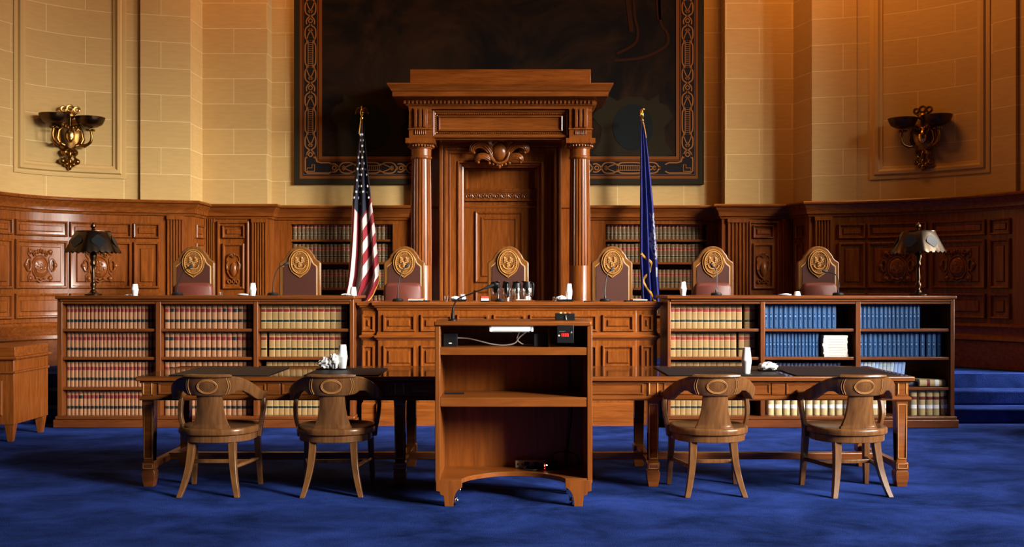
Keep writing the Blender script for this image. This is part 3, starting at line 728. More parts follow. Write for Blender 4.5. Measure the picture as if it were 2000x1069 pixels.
# ------------------------------------------------------------------ low bookcases in front of the bench
BD = 10.5
def bookcase(name, label, pxs, inner):
    """pxs: outer left/right edge; inner: [(left, right)] bay openings"""
    xa, xb = PX(pxs[0], BD), PX(pxs[1], BD); bays = [(PX(a, BD), PX(b, BD)) for a, b in inner]
    t = thing(name, label, 'bookcase', ((xa + xb) / 2, BD, 0)); cx = (xa + xb) / 2; dp = .42
    def part(nm, m, boxes, bevel=.004):
        mb = MB()
        for b in boxes: mb.box(b[0] - cx, b[1] - cx, b[2], b[3], b[4], b[5])
        return mb.build(nm, m, t, bevel=bevel)
    part('top', 'case_oak', [(xa - .012, xb + .012, -.035, .78, 1.285, 1.3175)], .008)
    part('frieze', 'case_oak', [(xa + .03, xb - .03, .0, .03, 1.235, 1.285), (xa + .03, xb - .03, -.015, .02, 1.262, 1.285)])
    part('plinth', 'case_oak', [(xa - .025, xb + .025, -.05, dp, 0, .082), (xa - .012, xb + .012, -.035, dp, .082, .114)], .008)
    part('back_board', 'case_oak', [(xa + .02, xb - .02, dp - .02, dp, .114, 1.285)], 0)
    for q in (xa + .03, xb - .06): part('desk_support', 'case_oak', [(q, q + .03, dp, .74, .0, 1.285)])
    part('side_panel', 'case_oak_up', [(xa, bays[0][0], -.004, dp, .114, 1.285)]); part('side_panel', 'case_oak_up', [(bays[-1][1], xb, -.004, dp, .114, 1.285)])
    for a, b in zip(bays, bays[1:]): part('divider', 'case_oak_up', [(a[1], b[0], -.004, dp, .114, 1.26)])
    for a, b in bays:
        for z in (.40, .703, .987): part('shelf', 'case_oak', [(a, b, .012, dp - .02, z - .028, z)], .003)
    return t, bays
TL, BL = bookcase('bookcase', 'long low oak bookcase of tan law books on the left, under the dark lamp', (112, 691), [(121.5, 304), (314, 495), (504, 683)])
TR, BR = bookcase('bookcase', 'long low oak bookcase on the right holding blue volumes and a white stack', (1303.5, 1864), [(1310, 1485), (1494, 1671), (1681, 1856)])
BKY = BD + .085
ROWZ = (.987, .703, .40, .114); RN = ('top row', 'second row', 'third row', 'bottom row')
for r in range(4):
    a, b = BL[0]; row(a + .004, b - .012, 23, ROWZ[r], 'calf', 'of the %s' % RN[r] + ', bay under the lamp', 'tan law book', 'tan law books in the left bookcase', y=BKY, keys=(lambda i, r=r: 'calf_dark' if r == 3 and i in (3, 8) else 'calf'))
for r in range(4):
    a, b = BL[1]; row(a + .008, b - .03, 17, ROWZ[r], 'calf', 'of the %s' % RN[r] + ", left bookcase's middle bay", 'tan law book', 'tan law books in the left bookcase', y=BKY, keys=lambda i: 'calf_dark' if R.random() < .14 else 'calf')
for r in range(4):
    a, b = BL[2]; row(a + (.06 if r == 2 else .006), b - .045, 15, ROWZ[r], 'buck', 'of the %s' % RN[r] + ', bay nearest the striped flag', 'yellowish law book', 'yellowish law books in the left bookcase', y=BKY, base=.055, gaps={1: .022} if r == 1 else {})
for r, n in ((0, 15), (1, 15), (2, 13), (3, 14)):
    a, b = BR[0]; row(a + .004, b - (.03 if r < 2 else .10), n, ROWZ[r], 'buckr', 'of the %s' % RN[r] + ', bay nearest the blue flag', 'red-banded law book', 'red-banded law books in the right bookcase', y=BKY, base=.055, gaps={13: .026} if r == 0 else ({12: .022} if r == 1 else {}))
a, b = BR[1]
row(a + .002, PX(1638, BD), 15, ROWZ[0], 'blue', "of the top row, right bookcase's middle bay", 'blue cloth volume', 'blue volumes in the right bookcase', y=BKY - .02, base=.048, name='blue_volume')
row(a + .02, PX(1604, BD), 15, ROWZ[1], 'blue', 'beside the white stack', 'blue cloth volume', 'blue volumes in the right bookcase', y=BKY - .01, base=.048, name='blue_volume')
row(a + .01, PX(1648, BD), 20, ROWZ[2], 'dblue', 'on the shelf under the white stack', 'dark blue volume', 'blue volumes in the right bookcase', y=BKY + .01, base=.040, name='blue_volume')
row(a + .05, b - .03, 11, ROWZ[3], 'thick', "on the right bookcase's bottom middle shelf", 'thick white-labelled volume', 'thick white-labelled volumes', y=BKY - .01, base=.078, name='thick_volume', gaps={k: .012 for k in range(1, 11)}, fill=1)
a, b = BR[2]
row(a + .0, PX(1803, BD), 15, ROWZ[0], 'blue', 'of the top row, far right bay', 'blue cloth volume', 'blue volumes in the right bookcase', y=BKY - .02, base=.048, name='blue_volume')
row(a + .006, PX(1846, BD), 17, ROWZ[1], 'blue', 'of the second row, far right bay', 'blue cloth volume', 'blue volumes in the right bookcase', y=BKY - .01, base=.048, name='blue_volume', gaps={13: .012, 14: .014, 16: .01})
x = a + .02
for i in range(12):
    k = 'pale' if i in (0, 4, 9, 10, 11) else 'grey'
    book(k, x, BKY - .02, ROWZ[2], 1.0, '%s slim volume leaning right, %s from the left in its row' % ('pale blue' if k == 'pale' else 'grey', ORD[i + 1]), 'slim leaning volumes in the right bookcase', name='slim_volume', lean=math.radians(4 + i * .25)); x += .0375
x = a + .03
book('thick', x + .04, BKY, ROWZ[3], 1, 'thick white-labelled volume behind the right table leg, far left of its shelf', 'thick white-labelled volumes', name='thick_volume')
book('thick', x + .135, BKY, ROWZ[3], 1, 'thick white-labelled volume behind the chair arm nearest the right table end', 'thick white-labelled volumes', name='thick_volume')
book('thick', x + .22, BKY, ROWZ[3], 1, 'thick white-labelled volume just left of the right table leg', 'thick white-labelled volumes', name='thick_volume')
for i, px in enumerate((1790, 1806.5, 1821, 1834)):
    book('thickred', PX(px, BD), BKY - .02, ROWZ[3], .98, 'thick red and white labelled volume, %s right of the table end' % ORD[i + 1], 'thick red-labelled volumes beyond the table end', name='thick_volume')
book('thickred', PX(1854, BD) - .01, BKY - .03, ROWZ[3] + .006, 1, 'thick red-labelled volume tilting against the far right bookcase side', 'thick red-labelled volumes beyond the table end', name='thick_volume', lean=math.radians(-6))
o = book('thickred', PX(1856, BD) - .02, BKY - .02, ROWZ[2] + .038, 1, 'thick tan volume lying flat above the red-labelled volumes', 'volumes lying on their sides', name='thick_volume'); o.rotation_euler = (0, math.radians(-90), 0)
o = book('dblue', PX(1802, BD), BKY + .02, ROWZ[2] + .024, 1, 'dark volume lying flat beside the flat tan volume', 'volumes lying on their sides', name='thick_volume'); o.rotation_euler = (0, math.radians(-90), 0); o.location.x += .10
# white paperbound stack
z = ROWZ[1]
for i in range(8):
    mb = MB(); w = .245 + R.uniform(-.006, .006); h = .0265 + R.uniform(-.002, .002); dx = R.uniform(-.008, .008)
    mb.box(-w / 2, w / 2, 0, .17, 0, h); mb.box(-w * .30, w * .33, -.001, .001, h * .42, h * .60, 1); mb.box(w * .38, w * .42, -.001, .001, h * .38, h * .64, 1)
    o = mb.build('paperback', ['paper', 'paper_text'], loc=(PX(1635, BD) + dx, BKY - .035 + R.uniform(-.006, .006), z), rz=R.uniform(-.04, .04), bevel=.002)
    tag(o, 'white paperbound report, %s from the bottom of the stack beside blue volumes' % ORD[i + 1] if i not in (0, 7) else ('white paperbound report at the bottom of the stack beside blue volumes' if i == 0 else 'white paperbound report on top of the stack beside blue volumes'), 'book', 'stacked white paperbound reports'); z += h + .0004
# rows in the wall niches: beyond the three hundred nearest books, one mass
mb = MB(); mats = ['buckram_shaded', 'bright_red_label', 'green_label', 'gilt', 'blue_cloth']
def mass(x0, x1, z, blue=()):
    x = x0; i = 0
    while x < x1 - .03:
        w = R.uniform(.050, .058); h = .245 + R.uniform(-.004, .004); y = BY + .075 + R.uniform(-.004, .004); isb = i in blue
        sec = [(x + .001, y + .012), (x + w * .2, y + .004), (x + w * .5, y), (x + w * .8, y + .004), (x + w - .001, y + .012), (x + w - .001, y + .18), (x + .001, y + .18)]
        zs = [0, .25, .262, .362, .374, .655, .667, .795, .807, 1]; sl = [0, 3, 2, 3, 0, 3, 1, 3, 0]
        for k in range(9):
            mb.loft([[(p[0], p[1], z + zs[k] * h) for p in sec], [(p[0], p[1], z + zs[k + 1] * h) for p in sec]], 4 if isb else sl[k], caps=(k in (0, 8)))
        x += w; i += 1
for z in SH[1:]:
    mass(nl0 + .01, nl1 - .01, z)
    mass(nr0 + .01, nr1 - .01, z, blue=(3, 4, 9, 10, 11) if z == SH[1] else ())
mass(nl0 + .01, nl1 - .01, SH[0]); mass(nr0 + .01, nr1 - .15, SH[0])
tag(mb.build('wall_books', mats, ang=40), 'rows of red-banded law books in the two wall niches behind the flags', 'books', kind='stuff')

# ------------------------------------------------------------------ judges' bench
JD = 10.62
bx0, bx1 = PX(708, JD), PX(1284, JD); bc = (bx0 + bx1) / 2
BN = thing('judges_bench', 'panelled oak judges bench between the two low bookcases', 'bench', (bc, JD, 0))
def bb(mb, nm, m='oak', **k):
    mb.map(lambda x, y, z: (x - bc, y - JD, z)); return mb.build(nm, m, BN, **k)
pl, prr = PX(738, JD), PX(1243, JD)
bb(MB().box(bx0, bx1, JD + .03, JD + .30, 0, 1.2).box(pl, prr, JD, JD + .1, 0, 1.2), 'carcase', 'oak', bevel=.004)
tz = 1.255
def benchmould(name, prof, m='oak_across'):
    pts = [(bx0, JD + .6), (bx0, JD + .03), (pl, JD + .03), (pl, JD), (prr, JD), (prr, JD + .03), (bx1, JD + .03), (bx1, JD + .6)]
    mb = sweep2(MB(), pts, prof); return bb(mb, name, m, ang=30)
benchmould('top_moulding', [(-.02, 1.17), (.006, 1.17), (.012, 1.19), (.03, 1.20), (.036, 1.215), (.05, 1.22), (.055, 1.235), (.055, tz - .004), (.05, tz), (-.02, tz)])
bb(MB().box(bx0 - .0, bx1, JD + .02, JD + .92, tz - .03, tz - .001), 'desk_top', 'oak_across')
benchmould('middle_moulding', [(-.02, .865), (.008, .87), (.016, .885), (.03, .892), (.034, .905), (.03, .915), (.012, .92), (.006, .95), (-.02, .955)])
benchmould('base_board', [(-.02, 0), (.012, 0), (.012, .215), (.004, .235), (-.02, .24)])
pf = lambda d0: [(0, d0), (0, d0 - .012), (.007, d0 - .022), (.020, d0 - .020), (.027, d0 - .002), (.04, d0 - .001), (.05, d0 - .001), (.060, d0 - .016)]
def bpan(a, b, ya, yb, d0):
    mb = MB().rings(PX(a, JD), PX(b, JD), PZ(yb, JD), PZ(ya, JD), pf(d0)); return bb(mb, 'panel', 'oak', ang=25)
for a, b in ((748, 811), (821, 883), (892, 954), (963, 1025), (1034, 1096), (1105, 1166), (1176, 1238)):
    bpan(a, b, 615, 648, JD); bpan(a, b, 675, 720, JD); bpan(a, b, 724, 779, JD)
for a, b in ((706, 731), (1252, 1276)):
    bpan(a, b, 615, 648, JD + .03); bpan(a, b, 675, 779, JD + .03)

# ------------------------------------------------------------------ judges' chairs
def judge_outline(k=1.0, top=0, bot=.46):
    h = [(.238, bot), (.240, 1.235), (.228, 1.248), (.195, 1.268), (.172, 1.295), (.162, 1.325), (.148, 1.338)]
    for i in range(1, 9): t = math.radians(16 + i * (90 - 16) / 8); h.append((.150 * math.cos(t), 1.302 + .126 * math.sin(t)))
    h = [(x * k, z - (top if z > 1.2 else 0)) for x, z in h]
    return h + [(-x, z) for x, z in reversed(h[:-1])]
def make_judge():
    t = thing('judge_chair', 'x', 'chair', (0, 0, 0), group='high-backed chairs behind the bench')
    mb = MB().prism(judge_outline(), 0, .075); b = mb.build('backrest', 'judge_oak', t, bevel=.012, ang=45)
    mb = MB().prism(judge_outline(.83, .045, .50), -.004, .01); mb.build('nailed_trim', 'inlay', b, bevel=.003)
    mb = MB().prism(judge_outline(.80, .052, .50), -.010, .01); mb.build('leather_panel', 'leather', b, bevel=.006)
    mb = MB(); c = (0, -.012, 1.237); E = lambda rx, rz, n=36: [(rx * math.cos(t_), rz * math.sin(t_)) for t_ in (2 * PI * i / n for i in range(n))]
    drop = [(x * 1.0, z) for x, z in E(.122, .150)]; drop = [(x, z - (.022 * max(0, 1 - abs(x) / .035) if z < 0 else 0)) for x, z in drop]
    mb.prism([(x, z + c[2]) for x, z in drop], -.008, -.016)
    mb.ribbon([(x, z + c[2]) for x, z in drop], .008, -.014, -.022, 1, close=True)
    mb.prism([(x, z + c[2]) for x, z in E(.103, .131)], -.014, -.022)
    mb.tube([(x, -.024, z + c[2]) for x, z in E(.099, .127)], .0085, 6, 1, close=True)
    mb.ribbon([(x, z + c[2]) for x, z in E(.072, .096)], .004, -.022, -.026, 1, close=True)
    for i in range(30):                                              # ring of raised lettering, worn to bumps
        a = 2 * PI * i / 30; mb.ell((.084 * math.cos(a), -.024, c[2] + .109 * math.sin(a)), (.0055, .004, .007), 6, 4, 1)
    for vx, vz in ((-.033, .030), (.033, .030), (0, -.022)):         # three vines
        mb.tube([(vx, -.025, c[2] + vz - .034), (vx + .004, -.030, c[2] + vz), (vx - .003, -.026, c[2] + vz + .034)], .005, 6, 1)
        for q in range(7): mb.ell((vx + (.013 if q % 2 else -.013), -.027, c[2] + vz - .026 + .009 * q), (.009, .007, .008), 7, 5, 1)
    mb.tube([(.062 * math.cos(a), -.027, c[2] - .028 + .048 * math.sin(a)) for a in (PI + PI * i / 12 for i in range(13))], .009, 6, 1)
    mb.build('carved_seal', ['medal_oak', 'gilded_oak'], b, ang=60)
    mb = MB().box(-.24, .24, -.46, .02, .36, .43); mb.build('seat_frame', 'judge_oak', t, bevel=.01)
    mb = MB().box(-.225, .225, -.44, -.005, .43, .50); mb.build('seat', 'leather', t, bevel=.03, seg=3)
    for sx in (-1, 1):
        mb = MB(); mb.tube([(sx * .235, .03, .62), (sx * .25, -.15, .615), (sx * .255, -.33, .60), (sx * .255, -.38, .575), (sx * .25, -.36, .43)], .022, 8); mb.build('armrest', 'judge_oak', t)
        for y in (-.42, .02): MB().prism([(sx * .21 - .025, y - .025), (sx * .21 + .025, y - .025), (sx * .21 + .025, y + .025), (sx * .21 - .025, y + .025)], 0, .38, 'z').build('leg', 'judge_oak', t, bevel=.004)
    return t
JC = make_judge(); CD = 12.2
jl = ['leftmost high-backed leather chair with carved seal, beside the fluted pilaster', 'high-backed leather chair with carved seal between left lamp side and striped flag', 'high-backed leather chair with carved seal just right of the striped flag', 'high-backed leather chair with carved seal in front of the doorway', 'high-backed leather chair with carved seal just left of the blue flag', 'high-backed leather chair with carved seal just right of the blue flag', 'rightmost high-backed leather chair with carved seal, nearest the bright lamp']
CUSH = {0: (376, .44), 2: (786, .44), 5: (1393, .44), 6: (1602, .41)}
for i, px in enumerate((378, 586, 789.5, 992.5, 1195.5, 1392.5, 1598.5)):
    loc = (PX(px, CD), CD, PLAT); rz = (-.10, -.06, -.03, 0, -.02, .02, .05)[i] * -1
    if i == 0: JC.location = loc; JC.rotation_euler.z = rz; JC['label'] = jl[0]
    else: dup(JC, loc, rz, jl[i])
    if i in CUSH:
        cp, w = CUSH[i]; mb = MB(); s_ = []
        for q in range(28):
            t = 2 * PI * q / 28; e = .28; f = lambda v: math.copysign(abs(v) ** e, v)
            s_.append((w / 2 * f(math.cos(t)), .24 + .24 * f(math.sin(t))))
        mb.loft([[(x * k, y, .24 + (z - .24) * k) for x, z in s_] for k, y in ((.90, .045), (.98, .02), (1, -.01), (.98, -.04), (.88, -.062))])
        o = mb.build('seat_cushion', 'cushion_leather', loc=(PX(cp, 12.05), 12.1, PLAT + .525), rz=rz, ang=60)
        tag(o, 'reddish leather cushion upright in the ' + {0: 'leftmost judge chair', 2: 'judge chair just right of the striped flag', 5: 'judge chair just right of the blue flag', 6: 'rightmost judge chair'}[i], 'cushion', 'leather cushions in the judge chairs')
# ------------------------------------------------------------------ counsel table
TX0, TX1, TY0, TY1, TZ = -2.640, 2.825, 7.355, 8.33, .782
tc_ = ((TX0 + TX1) / 2, (TY0 + TY1) / 2)
TB = thing('counsel_table', 'long polished oak counsel table on eight inlaid legs', 'table', (tc_[0], tc_[1], 0))
def tb(mb, nm, m='table_oak', par=None, **k):
    mb.map(lambda x, y, z: (x - tc_[0], y - tc_[1], z)); return mb.build(nm, m, par or TB, **k)
mb = MB().box(TX0, TX1, TY0, TY1, TZ - .034, TZ - .001); top = tb(mb, 'tabletop', 'table_oak', bevel=.006)
tb(MB().box(TX0 + .012, TX1 - .012, TY0 + .012, TY1 - .012, TZ - .0012, TZ), 'polished_surface', 'table_polish', par=top)
ax0, ax1, ay0, ay1 = TX0 + .035, TX1 - .035, TY0 + .035, TY1 - .035
mb = MB()
for a in ((ax0, ax1, ay0, ay0 + .025), (ax0, ax1, ay1 - .025, ay1), (ax0, ax0 + .025, ay0, ay1), (ax1 - .025, ax1, ay0, ay1)): mb.box(*a, .635, TZ - .034)
ap = tb(mb, 'apron', 'table_oak')
mb = sweep2(MB(), [(ax1, ay1), (ax0, ay1), (ax0, ay0), (ax1, ay0), (ax1, ay1)], [(-.0, .612), (.012, .612), (.018, .622), (.016, .634), (.004, .642), (0, .642)]); tb(mb, 'apron_moulding', 'table_oak', ang=30)
mb = sweep2(MB(), [(ax1, ay1), (ax0, ay1), (ax0, ay0), (ax1, ay0), (ax1, ay1)], [(-.0, .732), (.008, .732), (.013, .736), (.013, .744), (.008, .748), (0, .748)]); tb(mb, 'top_moulding', 'table_oak', ang=30)
LEGX = [-2.588 + .0, -.79, .996, 2.79]; LEGX = [ax0 + .042, PX(781, 7.4), PX(1276, 7.4), ax1 - .042]
def leg(cx, cy, front):
    secs = []
    for w, z in ((.042, .64), (.042, .60), (.040, .58), (.034, .18), (.034, .178), (.044, .170), (.045, .125), (.038, .118), (.046, .100), (.044, .06), (.033, .0)):
        secs.append([(cx + sx * w, cy + sy * w, z) for sx, sy in ((-1, -1), (1, -1), (1, 1), (-1, 1))])
    o = tb(MB().loft(secs), 'leg', bevel=.003)
    mb = MB(); fs = -1 if front else 1
    for x0, x1, z0, z1 in ((-.030, .030, .20, .585), (-.034, .034, .13, .165)):
        for a in ((x0, x0 + .0035, z0, z1), (x1 - .0035, x1, z0, z1), (x0, x1, z0, z0 + .0035), (x0, x1, z1 - .0035, z1)):
            yy = cy + fs * (.0425 if z0 < .18 else .036)
            mb.box(cx + a[0], cx + a[1], yy - .006, yy + .006, a[2], a[3])
    tb(mb, 'inlay_line', 'inlay', par=o)
    mb = MB()
    yb = (ay0 - .006) if front else ay1
    mb.box(cx - .042, cx + .042, yb, yb + .006, .644, .742)
    for a in (cx - .034, cx + .024): mb.box(a, a + .008, yb - .004, yb + .01, .655, .735, 1)
    tb(mb, 'corner_block', ['table_oak', 'inlay'], par=o, bevel=.001)
for x in LEGX: leg(x, ay0 + .042, True); leg(x, ay1 - .042, False)
for a, b in zip(LEGX, LEGX[1:]):
    m_ = (a + b) / 2
    for x0, x1 in ((a + .07, m_ - .055), (m_ + .055, b - .07)):
        tb(MB().rings(x0, x1, .65, .735, [(0, ay0), (0, ay0 - .002), (.004, ay0 - .007), (.012, ay0 - .007), (.018, ay0 - .001), (.022, ay0 - .001)]), 'apron_panel')
    mb = MB().box(m_ - .045, m_ + .045, ay0 - .005, ay0, .65, .735); tb(mb, 'apron_block', bevel=.002)
cyt = (ay0 + ay1) / 2
tb(MB().box(ax0 + .05, ax1 - .05, cyt - .035, cyt + .035, .125, .175), 'long_stretcher', bevel=.006)
for x in LEGX:
    p = spline([(x, ay0 + .05), (x + (.0), cyt - .18), (x, cyt), (x, cyt + .18), (x, ay1 - .05)], 3)
    tb(MB().box(x - .028, x + .028, ay0 + .06, ay1 - .06, .122, .168), 'cross_stretcher', bevel=.006)
# desk pads
for i, (x0, x1, y0, y1, lb) in enumerate(((-2.42, -1.72, 7.39, 8.12, 'black desk pad on the table behind the leftmost wooden armchair'), (-1.47, -.945, 7.39, 8.02, 'black desk pad under the foam cup beside the crumpled napkins'), (1.10, 1.93, 7.39, 8.12, 'black desk pad under the tall foam cups at right'), (2.0, 2.74, 7.39, 8.12, 'black desk pad behind the rightmost wooden armchair'))):
    mb = MB().box(-(x1 - x0) / 2, (x1 - x0) / 2, -(y1 - y0) / 2, (y1 - y0) / 2, 0, .007)
    tag(mb.build('desk_pad', 'blotter', loc=((x0 + x1) / 2, (y0 + y1) / 2, TZ + .0005), bevel=.003), lb, 'desk pad', 'black desk pads on the counsel table')
PADZ = TZ + .0078
# ------------------------------------------------------------------ foam cups
def cup_mesh(inv):
    mb = MB(); pr = [(.0, 0), (.0235, 0), (.0245, .003), (.0335, .088), (.0342, .089), (.0342, .0935), (.033, .094), (.0315, .092), (.0225, .005), (0, .004)]
    if inv: pr = [(r, .094 - z) for r, z in pr]
    mb.lathe(pr, n=28, caps=False); o = mb.build('foam_cup', 'white_foam', ang=50); d = o.data; bpy.data.objects.remove(o); return d
CUP, CUPI = cup_mesh(False), cup_mesh(True)
def cups(x, y, z, where, h=.183, single=False):
    k = h / .188
    if not single:
        o = bpy.data.objects.new('foam_cup', CUP); COL.objects.link(o); o.location = (x, y, z); o.scale = (1.06, 1.06, k); tag(o, 'white foam cup standing upright %s' % where, 'cup', 'white foam cups')
        z += .094 * k
    o = bpy.data.objects.new('foam_cup', CUPI); COL.objects.link(o); o.location = (x, y, z); o.scale = (1.06, 1.06, k); tag(o, ('white foam cup upturned on another cup %s' if not single else 'single white foam cup upturned %s') % where, 'cup', 'white foam cups')
def crumple(x, y, z, sx, sy, sz, label, seed, group='crumpled white napkins', cat='napkin'):
    rr = random.Random(seed); mb = MB(); nu, nv = 18, 9; secs = []
    for i in range(nv + 1):
        p = -PI / 2 + PI * i / nv; ring = []
        for j in range(nu):
            t = 2 * PI * j / nu; k = 1 + rr.uniform(-.28, .22); cr = max(math.cos(p), .02)
            ring.append((sx * cr * math.cos(t) * k, sy * cr * math.sin(t) * k, max(0, sz * (1 + math.sin(p) * k))))
        secs.append(ring)
    mb.loft(secs); o = mb.build('napkin', 'tissue', loc=(x, y, z), ang=12); return tag(o, label, cat, group)
def tray(x, y, z, w, d, label, h=.018):
    mb = MB().rings(-w / 2, w / 2, -d / 2, d / 2, [(0.012, 0), (0, h), (.006, h), (.018, .004)])
    mb.map(lambda a, b, c: (a, c, b)); mb.box(-w / 2 + .014, w / 2 - .014, -d / 2 + .014, d / 2 - .014, 0, .004)
    return tag(mb.build('napkin_tray', 'black_plastic', loc=(x, y, z), ang=30), label, 'tray', 'small black trays')
cups(-1.275, 7.90, PADZ + .007, 'beside crumpled napkins on the left table half', .178)
tray(-1.355, 7.90, PADZ, .23, .14, 'black tray under the crumpled napkins on the left table half', .007)
crumple(-1.40, 7.89, PADZ + .006, .055, .05, .042, 'crumpled napkin, pinkish, leftmost on the left table tray', 3)
crumple(-1.335, 7.87, PADZ + .006, .034, .04, .055, 'bright crumpled napkin standing against the foam cup on the left table half', 5)
cups(1.680, 7.52, PADZ, 'on the right table half beside a napkin tray', .186)
tray(1.90, 7.74, PADZ, .17, .13, 'black tray of white napkins on the right table half', .012)
crumple(1.89, 7.74, PADZ + .004, .068, .05, .03, 'folded white napkin heap on the right table tray', 9)
# ------------------------------------------------------------------ captain's chairs
def make_chair():
    t = thing('wooden_armchair', 'x', 'chair', group='wooden captain armchairs at the counsel table')
    def sec(a):   # a in 0..1 from the middle of the back to the arm's tip: angle, top, bottom, thickness
        T = [(0, .808, .682, .036), (.16, .808, .682, .036), (.26, .811, .690, .038), (.31, .806, .712, .040), (.38, .790, .708, .044), (.45, .768, .684, .048), (.52, .742, .657, .052), (.58, .720, .639, .055), (.68, .692, .633, .058), (.8, .680, .637, .060), (.9, .684, .646, .058), (1, .694, .658, .05)]
        for p, q in zip(T, T[1:]):
            if p[0] <= a <= q[0]:
                u = (a - p[0]) / (q[0] - p[0]); return [x + (y - x) * u for x, y in zip(p[1:], q[1:])]
        return T[-1][1:]
    secs = []; N = 36
    for i in range(-N, N + 1):
        a = abs(i) / N; th = math.radians(122) * i / N; zt, zb, tk = sec(a)
        rx, ry = .285, .275
        cx, cy = rx * math.sin(th), -ry * math.cos(th) - .0
        if a > .75: cx += math.copysign(.02 * (a - .75) / .25, th)
        nx, ny = math.sin(th), -math.cos(th); lean = .018
        q = []
        for (r_, z_, ln) in ((tk / 2 - .006, zb, 0), (tk / 2, zb + .006, 0), (tk / 2, zt - .006, lean), (tk / 2 - .006, zt, lean), (-tk / 2 + .006, zt, lean), (-tk / 2, zt - .006, lean), (-tk / 2, zb + .006, 0), (-tk / 2 + .006, zb, 0)):
            ln *= (zt - zb) / .126
            q.append((cx + nx * (r_ + ln), cy + ny * (r_ + ln), z_))
        secs.append(q)
    cr = MB().loft(secs).build('arm_rail', 'chair_oak', t, ang=40)
    secs = []
    for i in range(-12, 13):
        th = math.radians(29) * i / 12; nx, ny = math.sin(th), -math.cos(th); 
        secs.append([((.285 + r_) * nx, (.275 + r_) * ny, z_) for r_, z_ in ((-.016, .806), (.048, .806), (.052, .812), (.048, .822), (-.014, .824))])
    MB().loft(secs).build('crest_cap', 'chair_oak', cr, ang=40)
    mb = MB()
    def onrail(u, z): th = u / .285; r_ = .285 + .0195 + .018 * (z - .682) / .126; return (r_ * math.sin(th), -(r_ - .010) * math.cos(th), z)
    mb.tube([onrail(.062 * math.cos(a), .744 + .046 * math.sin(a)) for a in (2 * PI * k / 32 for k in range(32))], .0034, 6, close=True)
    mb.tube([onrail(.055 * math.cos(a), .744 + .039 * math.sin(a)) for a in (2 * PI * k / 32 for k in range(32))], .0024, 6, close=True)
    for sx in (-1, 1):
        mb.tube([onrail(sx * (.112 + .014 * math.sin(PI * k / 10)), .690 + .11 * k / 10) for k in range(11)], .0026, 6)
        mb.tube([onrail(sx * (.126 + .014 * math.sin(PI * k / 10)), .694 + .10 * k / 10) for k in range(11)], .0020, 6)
    mb.build('carved_oval', 'lit_edge', cr, ang=60)
    # splat
    secs = []
    for z, w, y in ((.452, .128, -.222), (.470, .126, -.226), (.472, .119, -.226), (.49, .113, -.230), (.53, .099, -.236), (.58, .090, -.244), (.63, .085, -.252), (.69, .084, -.262)):
        ring = []
        for k in range(9): u = -1 + 2 * k / 8; ring.append((w * u, y + .022 * u * u - .014, z))
        for k in range(8, -1, -1): u = -1 + 2 * k / 8; ring.append((w * u, y + .022 * u * u + .014, z))
        secs.append(ring)
    MB().loft(secs).build('splat', 'chair_oak', t, ang=40)
    def plan(k, dy=0):
        o = []
        for i in range(40):
            a = 2 * PI * i / 40; f = lambda v, e: math.copysign(abs(v) ** e, v)
            x, y = .270 * f(math.cos(a), .80), .255 * f(math.sin(a), .72 if math.sin(a) > 0 else .95)
            o.append((x * k, y * k + dy))
        return o
    mb = MB().loft([[(x, y, z) for x, y in plan(k)] for k, z in ((.965, .406), (.995, .412), (1, .425), (1, .440), (.985, .450), (.95, .455), (.80, .447), (.4, .440))]); mb.build('seat', 'chair_oak', t, ang=45)
    MB().prism(plan(.93), .358, .407, 'z').build('seat_rail', 'chair_oak', t, bevel=.004)
    for sx in (-1, 1):
        pts = [(.262, .075, .365), (.268, .07, .42), (.277, .055, .46), (.288, .055, .52), (.292, .075, .58), (.288, .10, .648)]
        p2 = spline(pts, 4); secs = []
        for k, (x, y, z) in enumerate(p2):
            u = k / (len(p2) - 1); w, d = .014, .030 - .008 * math.sin(PI * u); secs.append([(sx * x + e * w, y + f * d, z) for e, f in ((-1, -1), (1, -1), (1, 1), (-1, 1))])
        MB().loft(secs).build('arm_post', 'chair_oak', t, bevel=.004, ang=60)
        p2 = spline([(.135, -.165, .40), (.140, -.180, .30), (.152, -.205, .18), (.175, -.240, .07), (.195, -.270, .0)], 4); secs = []
        for k, (x, y, z) in enumerate(p2):
            u = k / (len(p2) - 1); w = .029 - .010 * u; secs.append([(sx * x + e * w * .9, y + f * w, z) for e, f in ((-1, -1), (1, -1), (1, 1), (-1, 1))])
        MB().loft(secs).build('leg', 'chair_oak', t, bevel=.003, ang=50)
        secs = [[(sx * x + e * w, y + f * w, z) for e, f in ((-1, -1), (1, -1), (1, 1), (-1, 1))] for x, y, z, w in ((.222, .165, .40, .023), (.228, .185, .2, .020), (.238, .205, 0, .016))]
        MB().loft(secs).build('leg', 'chair_oak', t, bevel=.003)
        MB().tube([(sx * .152, -.20, .19), (sx * .228, .185, .19)], .015, 6).build('side_stretcher', 'chair_oak', t)
    MB().box(-.20, .20, .035, .06, .177, .203).build('cross_stretcher', 'chair_oak', t, bevel=.004)
    return t
CH = make_chair()
cl = ['wooden captain armchair at the far left end of the table', 'wooden captain armchair in front of the crumpled napkins, left of the lectern', 'wooden captain armchair right of the lectern, before the tall foam cups', 'wooden captain armchair at the far right end of the table']
for i, (x, y, rz) in enumerate(((-2.035, 7.30, 0.0), (-1.222, 7.30, .05), (1.362, 7.30, .02), (2.318, 7.29, .10))):
    if i == 0: CH.location = (x, y, 0); CH.rotation_euler.z = rz; CH['label'] = cl[0]
    else: dup(CH, (x, y, 0), rz, cl[i])

